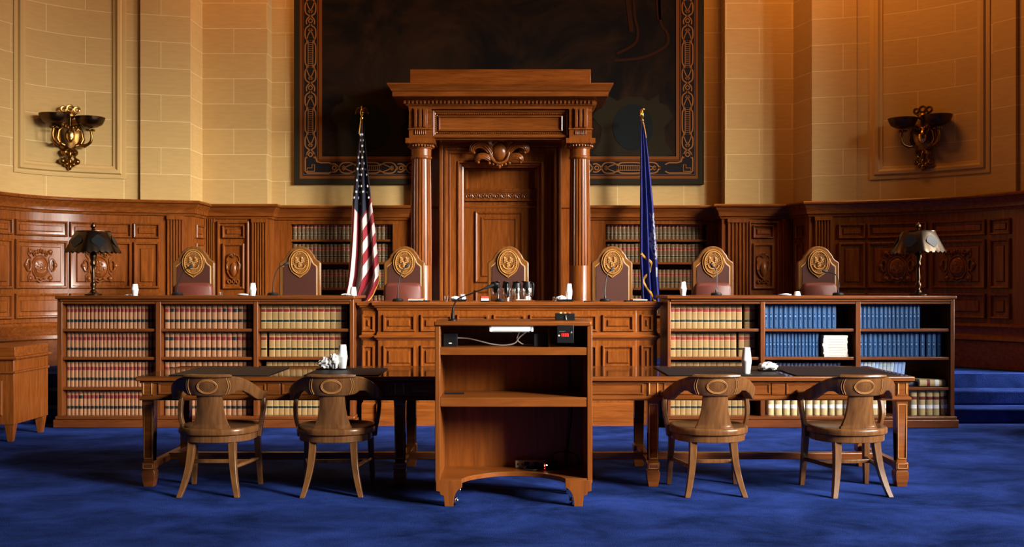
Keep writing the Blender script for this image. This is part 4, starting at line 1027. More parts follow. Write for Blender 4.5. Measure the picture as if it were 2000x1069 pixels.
# ------------------------------------------------------------------ lectern
LD = 6.74; lx0, lx1 = PX(849.5, LD), PX(1157, LD); lcx = (lx0 + lx1) / 2; LDEP = .47
LE = thing('lectern', 'open-backed oak lectern with three shelves and bracket feet on casters', 'lectern', (lcx, LD, 0))
def lb(mb, nm, m='lectern_oak', par=None, **k): return mb.build(nm, m, par or LE, **k)
W = (lx1 - lx0) / 2; T_ = .034
lb(MB().box(-W - .006, W - .006, -.012, LDEP + .03, 1.160, 1.190), 'top', bevel=.008)
for sx in (-1, 1):
    a = sx * W; b = sx * (W - T_)
    mb = MB().prism([(0, .15), (LDEP, .15), (LDEP, 1.16), (0, 1.16)], min(a, b), max(a, b), 'x'); lb(mb, 'side_panel', 'lectern_oak_up', bevel=.004)
lb(MB().box(-W + T_, W - T_, LDEP - .015, LDEP, .15, 1.16), 'front_panel', 'lectern_oak_up')
for z, th in ((1.022, .050), (.700, .060)):
    o = lb(MB().box(-W + T_, W - T_, .004, LDEP - .015, z - th, z), 'shelf', bevel=.003)
zb = .168
arc = [(-W + .173, .135)] + [(-W + .173 + (2 * W - .346) * i / 24, .150 + .068 * math.sin(PI * i / 24) ** .55) for i in range(0, 25)]
# bottom board with an arched front edge and bracket feet
pts = [(-W + .006, zb), (-W + .006, .100), (-W + .03, .095), (-W + .034, .075), (-W + .056, .068), (-W + .062, .0), (-W + .118, 0)]
for i in range(1, 8): t = PI / 2 * i / 8; pts.append((-W + .118 + .055 * (1 - math.cos(t)), .012 + .105 * math.sin(t)))
pts.append((-W + .174, .122))
m_ = [(-W + .174 + (2 * W - .348) * i / 30, .156 + .036 * math.sin(PI * i / 30) ** .6) for i in range(31)]
base = pts + m_ + [(-x, z) for x, z in reversed(pts)]
zt_ = [(W - .006 - (2 * W - .012) * i / 30, 0) for i in range(31)]
# front apron: feet brackets left and right, arch between
def bracket(sx):
    q = [(sx * abs(x) if True else x, z) for x, z in pts]; q = [(sx * -x if sx < 0 else x, z) for x, z in pts]
    return q
for sx in (-1, 1):
    q = [(-x if sx > 0 else x, z) for x, z in pts] + [(-x if sx > 0 else x, z) for x, z in ((-W + .174, .168),)]
    lb(MB().prism(q, -.002, .03), 'bracket_foot', 'lectern_oak_up', bevel=.002)
    lb(MB().prism([(x if sx < 0 else -x, z) for x, z in pts] + [(sx * (W - .174), .168)], LDEP - .03, LDEP), 'bracket_foot', 'lectern_oak_up', bevel=.002)
# floor board cut back in a shallow curve, so the opening reads as an arch
fb = [(-W + T_ * .2, .002), (-W + .174, .002)] + [(-W + .174 + (2 * W - .348) * i / 24, .002 + .25 * math.sin(PI * i / 24) ** .7) for i in range(1, 24)] + [(W - .174, .002), (W - T_ * .2, .002), (W - T_ * .2, LDEP - .015), (-W + T_ * .2, LDEP - .015)]
lb(MB().prism(fb, .150, .180, 'z'), 'shelf', bevel=.002)
mbs = MB()
for sx in (-1, 1):
    for y in (.06, LDEP - .06):
        mb = MB().lathe([(.024, -.011), (.027, -.006), (.027, .006), (.024, .011)], n=16); mb.map(lambda x, y_, z: (z, x, y_)); mb.map(lambda x, y_, z: (x + sx * (W - .135), y_ + y, z + .027))
        mb.box(sx * (W - .135) - .018, sx * (W - .135) + .018, y - .02, y + .02, .055, .15)
        lb(mb, 'caster', 'chrome')
# things in and on the lectern
def lp(px, py, dy=0): d = LD + dy; return (PX(px, d), d, PZ(py, d))
# small speaker box
SZ = 1.022
o = MB().box(-.045, .045, 0, .09, 0, .085).box(-.012, .008, -.002, .002, .018, .026, 1)
tag(o.build('power_adapter', ['black_plastic', 'white_foam'], loc=(PX(880, LD + .10), LD + .09, SZ), bevel=.006), 'black adapter box with white switch under the lectern top, far left', 'box')
o = MB().box(-.045, .045, 0, .10, 0, .085); tag(o.build('receiver_box', 'black_matte', loc=(PX(1056, LD + .10), LD + .09, SZ), bevel=.004), 'plain black box under the lectern top beside the wooden bracket', 'box')
mb = MB().box(-.006, .006, -.03, .16, 0, .13).box(-.006, .055, .12, .16, 0, .012); tag(mb.build('wooden_bracket', 'lectern_oak_up', loc=(PX(1072, LD + .1), LD + .08, SZ), bevel=.002), 'small wooden bracket under the lectern top left of the red digits', 'bracket')
# tube lamp under the top
TU = thing('tube_lamp', 'short white tube lamp fixed under the lectern top edge', 'lamp', (PX(998.5, LD), LD + .03, 1.158))
mb = MB().box(-.130, .130, -.012, .012, -.031, -.004); mb.build('tube', 'tube_white', TU, bevel=.006)
for sx in (-1, 1): MB().box(sx * .134 - .008, sx * .134 + .008, -.016, .016, -.036, .0).build('end_cap', 'white_foam', TU, bevel=.003)
MB().box(-.13, .13, -.008, .016, -.038, -.031).build('holder', 'grey_plastic', TU)
# timer with red digits
TM = thing('speech_timer', 'black timer with glowing red digits hanging under the lectern top', 'timer', (PX(1104, LD), LD + .0, 1.155))
MB().box(-.055, .055, -.012, .05, -.105, .012).build('housing', 'black_plastic', TM, bevel=.004)
mb = MB(); SEGS = {'1': 'bc', '0': 'abcdef'}
def digit(mb, ch, x, z, w, h, y):
    t = .0035
    S_ = {'a': (x, x + w, z + h - t, z + h), 'g': (x, x + w, z + h / 2 - t / 2, z + h / 2 + t / 2), 'd': (x, x + w, z, z + t), 'b': (x + w - t, x + w, z + h / 2, z + h), 'c': (x + w - t, x + w, z, z + h / 2), 'f': (x, x + t, z + h / 2, z + h), 'e': (x, x + t, z, z + h / 2)}
    for k in SEGS[ch]: a = S_[k]; mb.box(a[0], a[1], y - .0015, y + .001, a[2], a[3])
for i, ch in enumerate('1000'): digit(mb, ch, -.030 + i * .0135, -.062, .0095, .020, -.0125)
mb.build('red_digits', 'red_led', TM, smooth=False)
MB().ell((-.040, -.0125, -.056), (.0055, .003, .0055), 10, 6).build('indicator_dot', 'dot_led', TM)
mb = MB()
for i in range(7): mb.box(-.040 + i * .006, -.037 + i * .006, -.013, -.011, -.030, -.027)
mb.prism([(.034, -.040), (.046, -.040), (.040, -.026)], -.013, -.011); mb.build('printed_marks', 'grey_plastic', TM)
# three-lamp signal box
SG = thing('signal_box', 'black signal box with three coloured lamps on the lectern top', 'signal light', (PX(1104, LD + .2), LD + .20, 1.19))
MB().box(-.065, .065, 0, .06, 0, .045).build('housing', 'black_plastic', SG, bevel=.003)
for i, (m, x) in enumerate((('yellow_lamp', -.028), ('amber_lamp', .0), ('red_lamp', .030))): MB().ell((x, .02, .046), (.008, .008, .008), 10, 8, ).build('signal_lamp', m, SG)
MB().tube([(.003, -.003, .034), (.003, -.006, .018), (.008, -.012, .002)], .003, 6).build('lever', 'chrome', SG)
# gooseneck microphones
def gooseneck(name, base, tip, sag, label, stand=True, group='gooseneck microphones on the bench', r=.0055):
    t = thing(name, label, 'microphone', base, group=group); b, e = Vector(base), Vector(tip)
    v = e - b; p = [(0, 0, .0), (0, 0, .05), (v.x * .12 + sag * .5, v.y * .3, v.z * .45), (v.x * .55 + sag, v.y * .7, v.z * .85), (v.x, v.y, v.z)]
    q = spline(p, 6); MB().tube(q, [r * (1.9 if k < 7 else 1) for k in range(len(q))], 8).build('neck', 'black_plastic', t)
    d = (Vector(q[-1]) - Vector(q[-4])).normalized(); a = Vector(q[-1])
    MB().tube([a - d * .012, a, a + d * .03, a + d * .045], [.008, .015, .015, .009], 10).build('capsule', 'black_matte', t)
    if stand: 
        MB().lathe([(.055, 0), (.06, .008), (.05, .026), (.02, .03)], n=20).build('base', 'black_plastic', t)
    return t
mz = 1.255; kz = 1.3175
def bp_(px, d=10.95): return PX(px, d)
for (b, tip, z, sag, lab, d) in (
    ((346, kz), (369, 523), 0, -.01, 'black gooseneck microphone before the leftmost judge chair', 11.0),
    ((533, kz), (556, 517), 0, -.02, 'black gooseneck microphone before the judge chair left of the striped flag', 11.0),
    ((777, mz), (793, 521), 0, -.01, 'black gooseneck microphone before the judge chair right of the striped flag', 11.0),
    ((1182, mz), (1193, 528), 0, -.01, 'black gooseneck microphone before the judge chair left of the blue flag', 11.0),
    ((1399, kz), (1393, 521), 0, .02, 'black gooseneck microphone before the judge chair right of the blue flag', 11.0),
    ((1637, kz), (1614, 531), 0, .05, 'black gooseneck microphone before the rightmost judge chair', 11.0)):
    gooseneck('desk_microphone', (PX(b[0], d), d, b[1]), (PX(tip[0], d + .05), d + .05, PZ(tip[1], d + .05)), sag, lab)
# lectern microphone
t = thing('lectern_microphone', 'black gooseneck microphone rising from the left of the lectern top', 'microphone', (PX(884, LD + .12), LD + .12, 1.19))
b = Vector(t.location); P_ = [lp(884, 624, .12), lp(886, 600, .12), lp(895, 584, .12), lp(920, 574, .13), lp(948, 563, .14)]
q = spline([(Vector(p) - b) for p in P_], 6); q[0] = (q[0][0], q[0][1], 0)
MB().tube(q, [.0085 if k < 6 else .0048 for k in range(len(q))], 8).build('neck', 'black_plastic', t)
a = Vector(q[-1]); d = (a - Vector(q[-3])).normalized(); MB().tube([a - d * .01, a + d * .02, a + d * .06], [.006, .011, .008], 10).build('capsule', 'black_matte', t)
MB().lathe([(.03, 0), (.03, .008), (.012, .014), (.010, .05)], n=16).build('base', 'black_plastic', t)
# cables, pen and power strip
def cable(name, pts, r, m, label): 
    p = spline(pts, 6); c = Vector(p[0]); return tag(MB().tube([Vector(q) - c for q in p], r, 6).build(name, m, loc=c), label, 'cable')
y0 = LD
cable('audio_cable', [(PX(890, y0 + .12), y0 + .14, SZ + .055), (PX(915, y0 + .12), y0 + .15, SZ + .05), (PX(940, y0 + .12), y0 + .16, SZ + .03), (PX(962, y0 + .14), y0 + .16, SZ + .012), (PX(985, y0 + .14), y0 + .15, SZ + .006), (PX(1005, y0 + .14), y0 + .14, SZ + .02), (PX(1015, y0 + .12), y0 + .13, SZ + .06), (PX(1030, y0 + .1), y0 + .12, SZ + .10)], .0045, 'cable_clear', 'pale cable drooping across the compartment under the lectern top')
cable('lamp_cable', [(PX(1040, y0 + .12), y0 + .16, SZ + .008), (PX(1022, y0 + .12), y0 + .15, SZ + .012), (PX(1010, y0 + .12), y0 + .14, SZ + .045), (PX(1014, y0 + .1), y0 + .12, SZ + .09), (PX(1018, y0 + .06), y0 + .08, SZ + .118)], .004, 'cable_clear', 'short looped cable hanging below the tube lamp')
tag(MB().tube([(0, 0, 0), (.13, .01, 0)], .006, 8).build('pen', 'black_plastic', loc=(PX(868, y0 + .2) + .0, y0 + .2, .7065)), 'black pen lying at the left of the middle lectern shelf', 'pen')
cable('thick_black_cable', [(PX(1112, y0 + .40), y0 + .42, .97), (PX(1113, y0 + .40), y0 + .42, .80), (PX(1114, y0 + .4), y0 + .42, .72)], .010, 'cable_black', 'thick black cord in the upper right corner of the lectern')
cable('thick_black_cable', [(PX(1116, y0 + .40), y0 + .42, .63), (PX(1114, y0 + .40), y0 + .42, .50), (PX(1108, y0 + .4), y0 + .40, .34), (PX(1104, y0 + .4), y0 + .36, .19)], .011, 'cable_black', 'thick black cord down the right of the lowest lectern compartment')
FZ = .1805
PS = thing('power_strip', 'cream power strip with black plugs on the lectern floor', 'power strip', (PX(1035, y0 + .40), y0 + .38, FZ))
MB().box(-.10, .10, 0, .035, 0, .052).build('housing', 'cream_plastic', PS, bevel=.004)
for x in (-.022, .042): MB().box(x - .018, x + .018, -.03, 0, .006, .042).build('plug', 'black_plastic', PS, bevel=.005)
mb = MB()
for x in (-.082, -.052, .078): mb.box(x - .004, x + .004, -.001, .001, .02, .034)
mb.build('socket_slots', 'black_matte', PS)
LBX = thing('power_brick', 'black power brick with glowing red and green lights on the lectern floor', 'adapter', (PX(1068, y0 + .3), y0 + .3, FZ))
MB().box(-.02, .07, 0, .10, 0, .045).build('housing', 'black_plastic', LBX, bevel=.004)
for x, z, m in ((-.014, .038, 'red_led'), (-.014, .03, 'dot_led'), (-.014, .012, 'red_led'), (.0, .034, 'green_led')): MB().ell((x, -.001, z), (.004, .003, .004), 8, 6).build('indicator_light', m, LBX)
cable('plug_cord', [(PX(1030, y0 + .38), y0 + .345, FZ + .03), (PX(1024, y0 + .35), y0 + .30, FZ + .01), (PX(1040, y0 + .32), y0 + .27, FZ + .006), (PX(1056, y0 + .3), y0 + .29, FZ + .006)], .005, 'cable_black', 'black cord looping from the power strip plug')
cable('coiled_cord', [(PX(1084, y0 + .34), y0 + .34, FZ + .02), (PX(1080, y0 + .36), y0 + .37, FZ + .09), (PX(1095, y0 + .36), y0 + .38, FZ + .11), (PX(1120, y0 + .36), y0 + .38, FZ + .10), (PX(1130, y0 + .34), y0 + .35, FZ + .05), (PX(1126, y0 + .3), y0 + .32, FZ + .006)], .0045, 'cable_black', 'thin black cord arching over the lectern floor at right')
# ------------------------------------------------------------------ desk lamps on the bookcases
def make_lamp():
    t = thing('table_lamp', 'x', 'lamp', group='bronze table lamps on the bookcases')
    MB().lathe([(.0, 0), (.085, 0), (.088, .012), (.06, .022), (.035, .032), (.028, .05)], n=32).build('base', 'bronze', t)
    pr = [(.020, .045), (.026, .055), (.018, .065), (.024, .085), (.030, .11), (.026, .13), (.016, .14), (.020, .16), (.022, .19), (.017, .27), (.015, .30), (.024, .31), (.028, .33), (.022, .345), (.026, .37), (.036, .40), (.034, .43), (.022, .445), (.028, .455), (.012, .46), (.010, .60)]
    MB().lathe(pr, n=20).build('stem', 'bronze', t, ang=60)
    mb = MB().lathe([(.015, .445), (.06, .47), (.065, .485), (.02, .48)], n=24)
    for k in range(3): a = 2 * PI * k / 3 + .4; mb.tube([(.02 * math.cos(a), .02 * math.sin(a), .46), (.10 * math.cos(a), .10 * math.sin(a), .50), (.165 * math.cos(a), .165 * math.sin(a), .585)], .006, 6)
    mb.build('harp', 'dark_bronze', t)
    N = 6; K = 16; n = N * K
    def oct(t_): a = (t_ % (2 * PI / N)) - PI / N; return math.cos(PI / N) / math.cos(a) * .45 + .55
    secs = []
    for zz, r in ((.665, .172), (.660, .178), (.56, .229), (.48, .270), (.452, .284)):
        ring = []
        for j in range(n):
            t_ = 2 * PI * j / n; q = r * oct(t_); z = zz
            if zz < .46: z = zz - .024 * abs(math.sin(t_ * 14)) + .010
            ring.append((q * math.cos(t_), q * math.sin(t_), z))
        secs.append(ring)
    inner = [[(x * .985, y * .985, z) for x, y, z in r_] for r_ in reversed(secs)]
    sh = MB().loft(secs + inner, caps=False, close=True).build('lamp_shade', 'shade_metal', t, ang=50)
    MB().lathe([(.012, .662), (.172, .662), (.172, .668), (.012, .668)], n=32).build('shade_top', 'shade_metal', sh)
    for k in range(N):
        mb = MB()
        a = 2 * PI * (k + .5) / N; u = Vector((-math.sin(a), math.cos(a), 0)); pts = []
        for q in range(32):
            b = 2 * PI * q / 32; h = .560 + .060 * math.sin(b) * (1 + .10 * math.cos(4 * b)); ap = (.175 + (.665 - h) / .213 * .113) * math.cos(PI / N) * 1.0
            ap = (.1754 + (.665 - h) * .513) * (.45 * math.cos(PI / N) + .55) + .004
            p = Vector((math.cos(a) * ap, math.sin(a) * ap, h)) + u * (.066 * math.cos(b) * (1 + .10 * math.cos(4 * b))); pts.append(tuple(p))
        mb.add(pts, [tuple(range(32))])
        mb.build('shade_medallion', 'shade_glass', sh)
    MB().lathe([(.010, .66), (.012, .675), (.022, .685), (.012, .695), (.016, .70), (.028, .715), (.026, .735), (.010, .75), (.008, .756), (0, .758)], n=16).build('finial', 'bronze', t)
    return t
LA = make_lamp(); ld = 10.92
LA.location = (PX(182, ld), ld, 1.318); LA['label'] = 'dark bronze table lamp on the left bookcase with shade in shadow'; LA.rotation_euler.z = .52 + .1
dup(LA, (PX(1793, ld), ld, 1.318), .52 - .2, 'bronze table lamp on the right bookcase with bright scalloped shade')

# ------------------------------------------------------------------ flags
def finial(t, x, y, z, yaw):
    mb = MB()
    mb.lathe([(.012, -.03), (.026, -.015), (.026, .0), (.012, .01), (.016, .025), (.028, .05), (.026, .08), (.016, .11), (.012, .12)], n=14)
    mb.ell((0, -.01, .135), (.016, .022, .018), 10, 7); mb.tube([(0, -.03, .135), (0, -.045, .128)], [.008, .002], 6)
    for sx in (-1, 1):
        mb.prism([(sx * .008, .10), (sx * .03, .130), (sx * .055, .128), (sx * .075, .10), (sx * .088, .05), (sx * .084, .042), (sx * .055, .068), (sx * .04, .062), (sx * .012, .06)], -.006, .010)
    o = mb.build('eagle_finial', 'flag_gold', t, loc=(x, y, z), rz=yaw, ang=40, bevel=.002); return o
FD = 13.72
def flag(name, label, rows, mat_, fold, attrs, nx=72, ny=150, poleX=None, bot=.46):
    """rows: (picture y, left px, right px) from the top down -> a hanging, folded sheet of cloth"""
    t = thing(name, label, 'flag', (PX(poleX, FD), FD, PLAT)); ox_, oy_, oz_ = t.location
    ys = [r[0] for r in rows]; mb = MB(); A = {k: [] for k in attrs}
    for side in (0, 1):
        for i in range(ny + 1):
            py = ys[0] + (ys[-1] - ys[0]) * i / ny
            for (a, l0, r0), (b, l1, r1) in zip(rows, rows[1:]):
                if a <= py <= b: u = (py - a) / (b - a); l = l0 + (l1 - l0) * u; r = r0 + (r1 - r0) * u; break
            for j in range(nx + 1):
                f = j / nx; px = l + (r - l) * f; v = i / ny
                y = FD + fold(f, v) + (.012 if side else 0)
                mb.v.append((PX(px, FD) - ox_, y - oy_, PZ(py, FD) - oz_))
                for k, fn in attrs.items(): A[k].append(fn(px, py, f, v))
    W_ = nx + 1; H_ = (ny + 1) * W_
    for i in range(ny):
        for j in range(nx):
            a = i * W_ + j; mb.f.append((a, a + 1, a + W_ + 1, a + W_)); mb.m.append(0); mb.f.append((H_ + a, H_ + a + W_, H_ + a + W_ + 1, H_ + a + 1)); mb.m.append(0)
    rim = [j for j in range(W_)] + [i * W_ + nx for i in range(1, ny + 1)] + [ny * W_ + j for j in range(nx - 1, -1, -1)] + [i * W_ for i in range(ny - 1, 0, -1)]
    for a, b in zip(rim, rim[1:] + rim[:1]): mb.f.append((a, H_ + a, H_ + b, b)); mb.m.append(0)
    mb.attr = A
    cl_ = mb.build('flag_cloth', mat_, t, ang=70)
    return t, cl_
def on_flag(t, fold, rows, px, py, lift=.012):
    for (a, l0, r0), (b, l1, r1) in zip(rows, rows[1:]):
        if a <= py <= b: u = (py - a) / (b - a); l = l0 + (l1 - l0) * u; r = r0 + (r1 - r0) * u; break
    f = (px - l) / (r - l); v = (py - rows[0][0]) / (rows[-1][0] - rows[0][0]); f = min(max(f, 0), 1)
    return (PX(px, FD) - t.location.x, fold(f, v) - lift, PZ(py, FD) - PLAT)
US = [(236, 704, 710), (262, 702, 712), (300, 697, 716), (350, 691.5, 721), (400, 687, 727), (450, 685, 733), (500, 682, 738), (540, 678, 742), (560, 675, 738), (590, 671, 722)]
uf = lambda f, v: (.012 + .085 * v) * (math.sin(2 * PI * (2.6 * f + .18 + .25 * v)) * .8 + .35 * math.sin(2 * PI * (5.3 * f + .4 - .3 * v)) * v)
def us_stripe(px, py, f, v):
    if f > .42: return (py + 1.85 * (px - 706)) / 48.0 - 408 / 48.0 - 50 / 48.0 + .02 + 20
    l = 1 - f / .42
    return 20 + (py * .10 - 46) / 48.0 + f * 4.9 - .2
def us_canton(px, py, f, v):
    b = 398 + (428 - 398) * min(1, max(0, f / .48)) if f < .48 else 428 - (428 - 383) * (f - .48) / .52
    return (b - py) * .02
UT, UC = flag('flag', 'striped red and white flag with starred blue corner on a gold-topped pole', US, 'stars_stripes', uf, {'stripe': us_stripe, 'canton': us_canton}, poleX=707)
mb = MB(); rr = random.Random(4)
for i in range(15):
    py = 252 + i * 11.2
    for j in range(5):
        f = .12 + j * .19 + (.095 if i % 2 else 0); 
        l = [r for r in US if r[0] <= py][-1]; 
        k = US.index(l); nx_ = US[min(k + 1, len(US) - 1)]; u = (py - l[0]) / max(1, nx_[0] - l[0]); a = l[1] + (nx_[1] - l[1]) * u; b = l[2] + (nx_[2] - l[2]) * u
        if b - a < 24 and (i + j) % 2 == 0: continue
        px = a + (b - a) * f
        if f > .96 or us_canton(px, py + 6, f, 0) < 0 or rr.random() < .25: continue
        c = on_flag(UT, uf, US, px, py, .008); s_ = .021; sq = .55 + .4 * rr.random(); rot = rr.uniform(-.5, .5)
        mb.prism([(c[0] + sq * s_ * (1 if q % 2 == 0 else .42) * math.cos(PI / 2 + rot + PI * q / 5), c[2] + s_ * (1 if q % 2 == 0 else .42) * math.sin(PI / 2 + rot + PI * q / 5)) for q in range(10)], c[1] - .002, c[1] + .012)
mb.build('white_stars', 'white_foam', UC)
p = [on_flag(UT, uf, US, x - .6, y, -.004) for x, y in ((741, 532), (741, 543), (738, 556), (733, 566), (729, 575), (724, 583), (720, 588))]
MB().tube(spline(p, 4), .013, 6).build('gold_fringe', 'gold_fringe', UC)
def pole(t, px, pytop, yaw):
    MB().tube([(0, .0, .0), (0, .0, PZ(pytop, FD) - PLAT)], .012, 10).build('pole', 'old_brass', t)
    MB().lathe([(.0, 0), (.15, 0), (.155, .015), (.10, .035), (.03, .06), (.025, .10)], n=28).build('pole_base', 'old_brass', t)
    finial(t, 0, 0, PZ(pytop, FD) - PLAT, yaw)
pole(UT, 707, 230, 0)
MB().tube([(-.012, -.01, PZ(232, FD) - PLAT), (-.018, -.03, PZ(242, FD) - PLAT), (-.035, -.03, PZ(262, FD) - PLAT)], .007, 6).build('cord', 'gold_fringe', UT)
CT = [(238, 1251, 1258), (262, 1250.5, 1261), (300, 1249.5, 1265), (350, 1249, 1270), (400, 1249, 1275), (450, 1248.5, 1279), (500, 1248, 1283), (540, 1250, 1285), (592, 1252, 1289)]
cf = lambda f, v: (.008 + .028 * v) * (math.sin(2 * PI * (2.7 * f + .45 + .15 * v)) + .4 * math.sin(2 * PI * (5.1 * f + .3))) - .075 * min(1, v * 5) + .02 * (1 - f) * v
def ct_crest(px, py, f, v):
    a = 1.3 if (f > .66 + .10 * math.sin(py * .09) and 415 < py < 508) else 0
    if abs(px - 1281) < 2.5 and 522 < py < 541: a = 1.6
    return a
BT, BC = flag('flag', 'dark blue flag with pale crest and gold fringe on a gold-topped pole', CT, 'blue_flag', cf, {'crest': ct_crest}, nx=110, ny=220, poleX=1254)
p = [on_flag(BT, cf, CT, x, y, .012) for x, y in ((1250, 496), (1258, 503), (1267, 510), (1271.5, 517), (1270, 528), (1262, 538), (1256, 545), (1256, 552), (1262, 562), (1269, 573), (1274, 582), (1278, 588))]
MB().tube(spline(p, 4), .017, 6, sx=.5).build('gold_fringe', 'gold_fringe', BC)
pole(BT, 1254, 234, 1.15)
MB().tube([(.01, -.01, PZ(238, FD) - PLAT), (.03, -.03, PZ(252, FD) - PLAT), (.05, -.03, PZ(270, FD) - PLAT)], .007, 6).build('cord', 'gold_fringe', BT)

# ------------------------------------------------------------------ wall sconces
def make_sconce():
    t = thing('wall_sconce', 'x', 'wall light', group='ornate brass wall sconces')
    # local: x along the wall, -y into the room
    sh = [(0, -.20), (.07, -.15), (.115, -.06), (.13, .04), (.12, .12), (.08, .16), (0, .14)]; sh = sh + [(-x, z) for x, z in reversed(sh[1:-1])]
    secs = [[(x * k, y, z * k) for x, z in spline(sh, 3, True)] for k, y in ((1, 0), (1, -.03), (.9, -.06), (.7, -.085))]
    secs = [[(x * 1.18, y, z * 1.05) for x, y, z in r_] for r_ in secs]
    b = MB().loft(secs).build('back_plate', 'old_brass', t, ang=50)
    MB().ell((0, -.09, .0), (.055, .04, .085), 20, 12).build('oval_boss', 'brass', b)
    mb = MB()
    for sx in (-1, 1):
        mb.tube([(sx * x, -.07, z) for x, z in ((.06, -.12), (.12, -.10), (.15, -.04), (.13, .06), (.09, .1), (.07, .06))], [.024, .030, .028, .026, .02, .024], 8)
        for q in range(4): mb.ell((sx * (.03 + .03 * q), -.09, .10 + .012 * q), (.02, .02, .024), 8, 6)
        mb.ell((sx * .17, -.06, -.11), (.028, .03, .026), 10, 7)
    mb.build('scrollwork', 'old_brass', b, ang=60)
    for sx in (-1, 1):
        a = MB().tube(spline([(sx * .08, -.05, -.09), (sx * .15, -.12, -.115), (sx * .21, -.17, -.075), (sx * .225, -.18, 0), (sx * .21, -.18, .07)], 5), [.022 - .008 * k / 20 for k in range(21)], 8)
        for q in range(6): c = 2 * PI * q / 6; a.ell((sx * .21 + .04 * math.cos(c), -.18 + .04 * math.sin(c), .075), (.018, .018, .014), 8, 5)
        arm = a.build('arm', 'old_brass', t, ang=60)
        bw = MB().lathe([(.03, .075), (.09, .085), (.14, .115), (.165, .165), (.175, .20), (.166, .20), (.135, .13), (.085, .10), (0, .09)], (sx * .205, -.18, .03), 32, caps=False, rad=lambda t_, z: 1 + .012 * abs(math.sin(t_ * 12)))
        bw.build('bowl', 'bronze', arm, ang=50)
    mb = MB()
    mb.tube([(0, -.06, .12), (0, -.08, .22), (0, -.07, .27)], .02, 8)
    mb.ell((0, -.07, .25), (.06, .04, .05), 12, 8)
    for cx, cz, r in ((0, .335, .036), (-.075, .32, .028), (.078, .325, .032)):
        mb.tube([(cx + r * math.cos(a), -.07, cz + r * math.sin(a)) for a in (2 * PI * i / 16 for i in range(16))], .015, 6, close=True)
        mb.tube([(0, -.07, .24), (cx * .7, -.08, .265), (cx, -.07, cz - r)], .013, 6)
    mb.build('crown_scrolls', 'old_brass', t, ang=60)
    mb = MB()
    for x, z, rx, rz in ((-.06, -.20, .045, .04), (.06, -.20, .045, .04), (0, -.22, .03, .06), (-.085, -.31, .040, .036), (.085, -.31, .042, .04), (0, -.31, .03, .05), (0, -.375, .03, .046), (-.04, -.345, .028, .035), (.04, -.345, .028, .035)):
        mb.ell((x, -.05, z), (rx, .04, rz), 12, 8)
    for sx in (-1, 1): mb.tube(spline([(sx * .02, -.06, -.16), (sx * .075, -.09, -.20), (sx * .05, -.08, -.26), (sx * .10, -.08, -.30)], 4), .014, 6)
    mb.build('pendant_leaves', 'old_brass', t, ang=60)
    return t
SN = make_sconce()
def place(px, z, o):
    q = at(sp(px), -.03); o.location = (q[0], q[1], z); o.rotation_euler.z = math.atan2(q[2], -q[3]) 
SN['label'] = 'ornate brass double-bowl wall sconce with bright oval boss, on the left wall'
place(135, 3.245, SN)
S2 = dup(SN, (0, 0, 0), 0, 'ornate brass double-bowl wall sconce in shadow, on the right wall'); place(1804, 3.245, S2)

# ------------------------------------------------------------------ things on the bench and bookcase tops
for px, z, d, where, h, single in ((263.5, kz, 10.75, 'on the left bookcase near the dark lamp', .118, False), (493.5, kz, 10.75, 'between the two leftmost judge chairs', .128, False), (690, mz, 10.82, 'at the foot of the striped flag', .15, False), (1111, mz, 10.85, 'in the tray beside the right doorway column', .172, False), (1334, kz, 10.75, 'on the right bookcase by the blue flag', .14, False), (1557, kz, 10.72, 'before the rightmost judge chair', .085, True)):
    cups(PX(px, d), d, z + (.012 if px == 1111 else 0), where, h, single)
for px, z, d, sx, sz, lb_, sd in ((251, kz, 10.8, .035, .006, 'flat white napkin beside the foam cup near the dark lamp', 2), (475, kz, 10.72, .055, .010, 'flat white napkin left of the foam cup between judge chairs', 4), (676, kz, 10.72, .05, .010, 'flat white napkin on the bookcase end by the striped flag', 6), (1534, kz, 10.75, .065, .010, 'flat white napkin before the rightmost judge chair', 8)):
    crumple(PX(px, d), d, z, sx, .05, sz, lb_, sd)
tray(PX(897, 10.85), 10.85, mz, .16, .13, 'black tray of crumpled napkins behind the lectern microphone', .024)
crumple(PX(890, 10.85), 10.84, mz + .005, .055, .045, .024, 'low crumpled napkin in the tray behind the lectern microphone', 11)
crumple(PX(904, 10.85), 10.84, mz + .005, .032, .035, .034, 'round balled napkin in the tray behind the lectern microphone', 12)
tray(PX(1104, 10.85), 10.85, mz, .18, .13, 'black tray holding a foam cup beside the right doorway column', .024)
crumple(PX(1096, 10.85), 10.83, mz + .005, .05, .035, .028, 'crumpled napkin beside the foam cup in the bench tray', 13)
def glass(px, d, z, label, flat=False, r=.026, h=.075):
    mb = MB().lathe([(0, 0), (r * .8, 0), (r, h), (r * .93, h), (r * .74, .006), (0, .006)], n=20, caps=False)
    o = mb.build('drinking_glass', 'drinking_glass', loc=(PX(px, d), d, z), ang=50); return tag(o, label, 'glass')
glass(872, 10.82, mz, 'small clear drinking glass left of the tray behind the lectern microphone', h=.06)
glass(1084, 10.82, mz, 'small clear drinking glass left of the bench tray with foam cup', h=.05)
glass(432, 10.8, kz, 'small clear drinking glass right of the leftmost judge chair', h=.03)
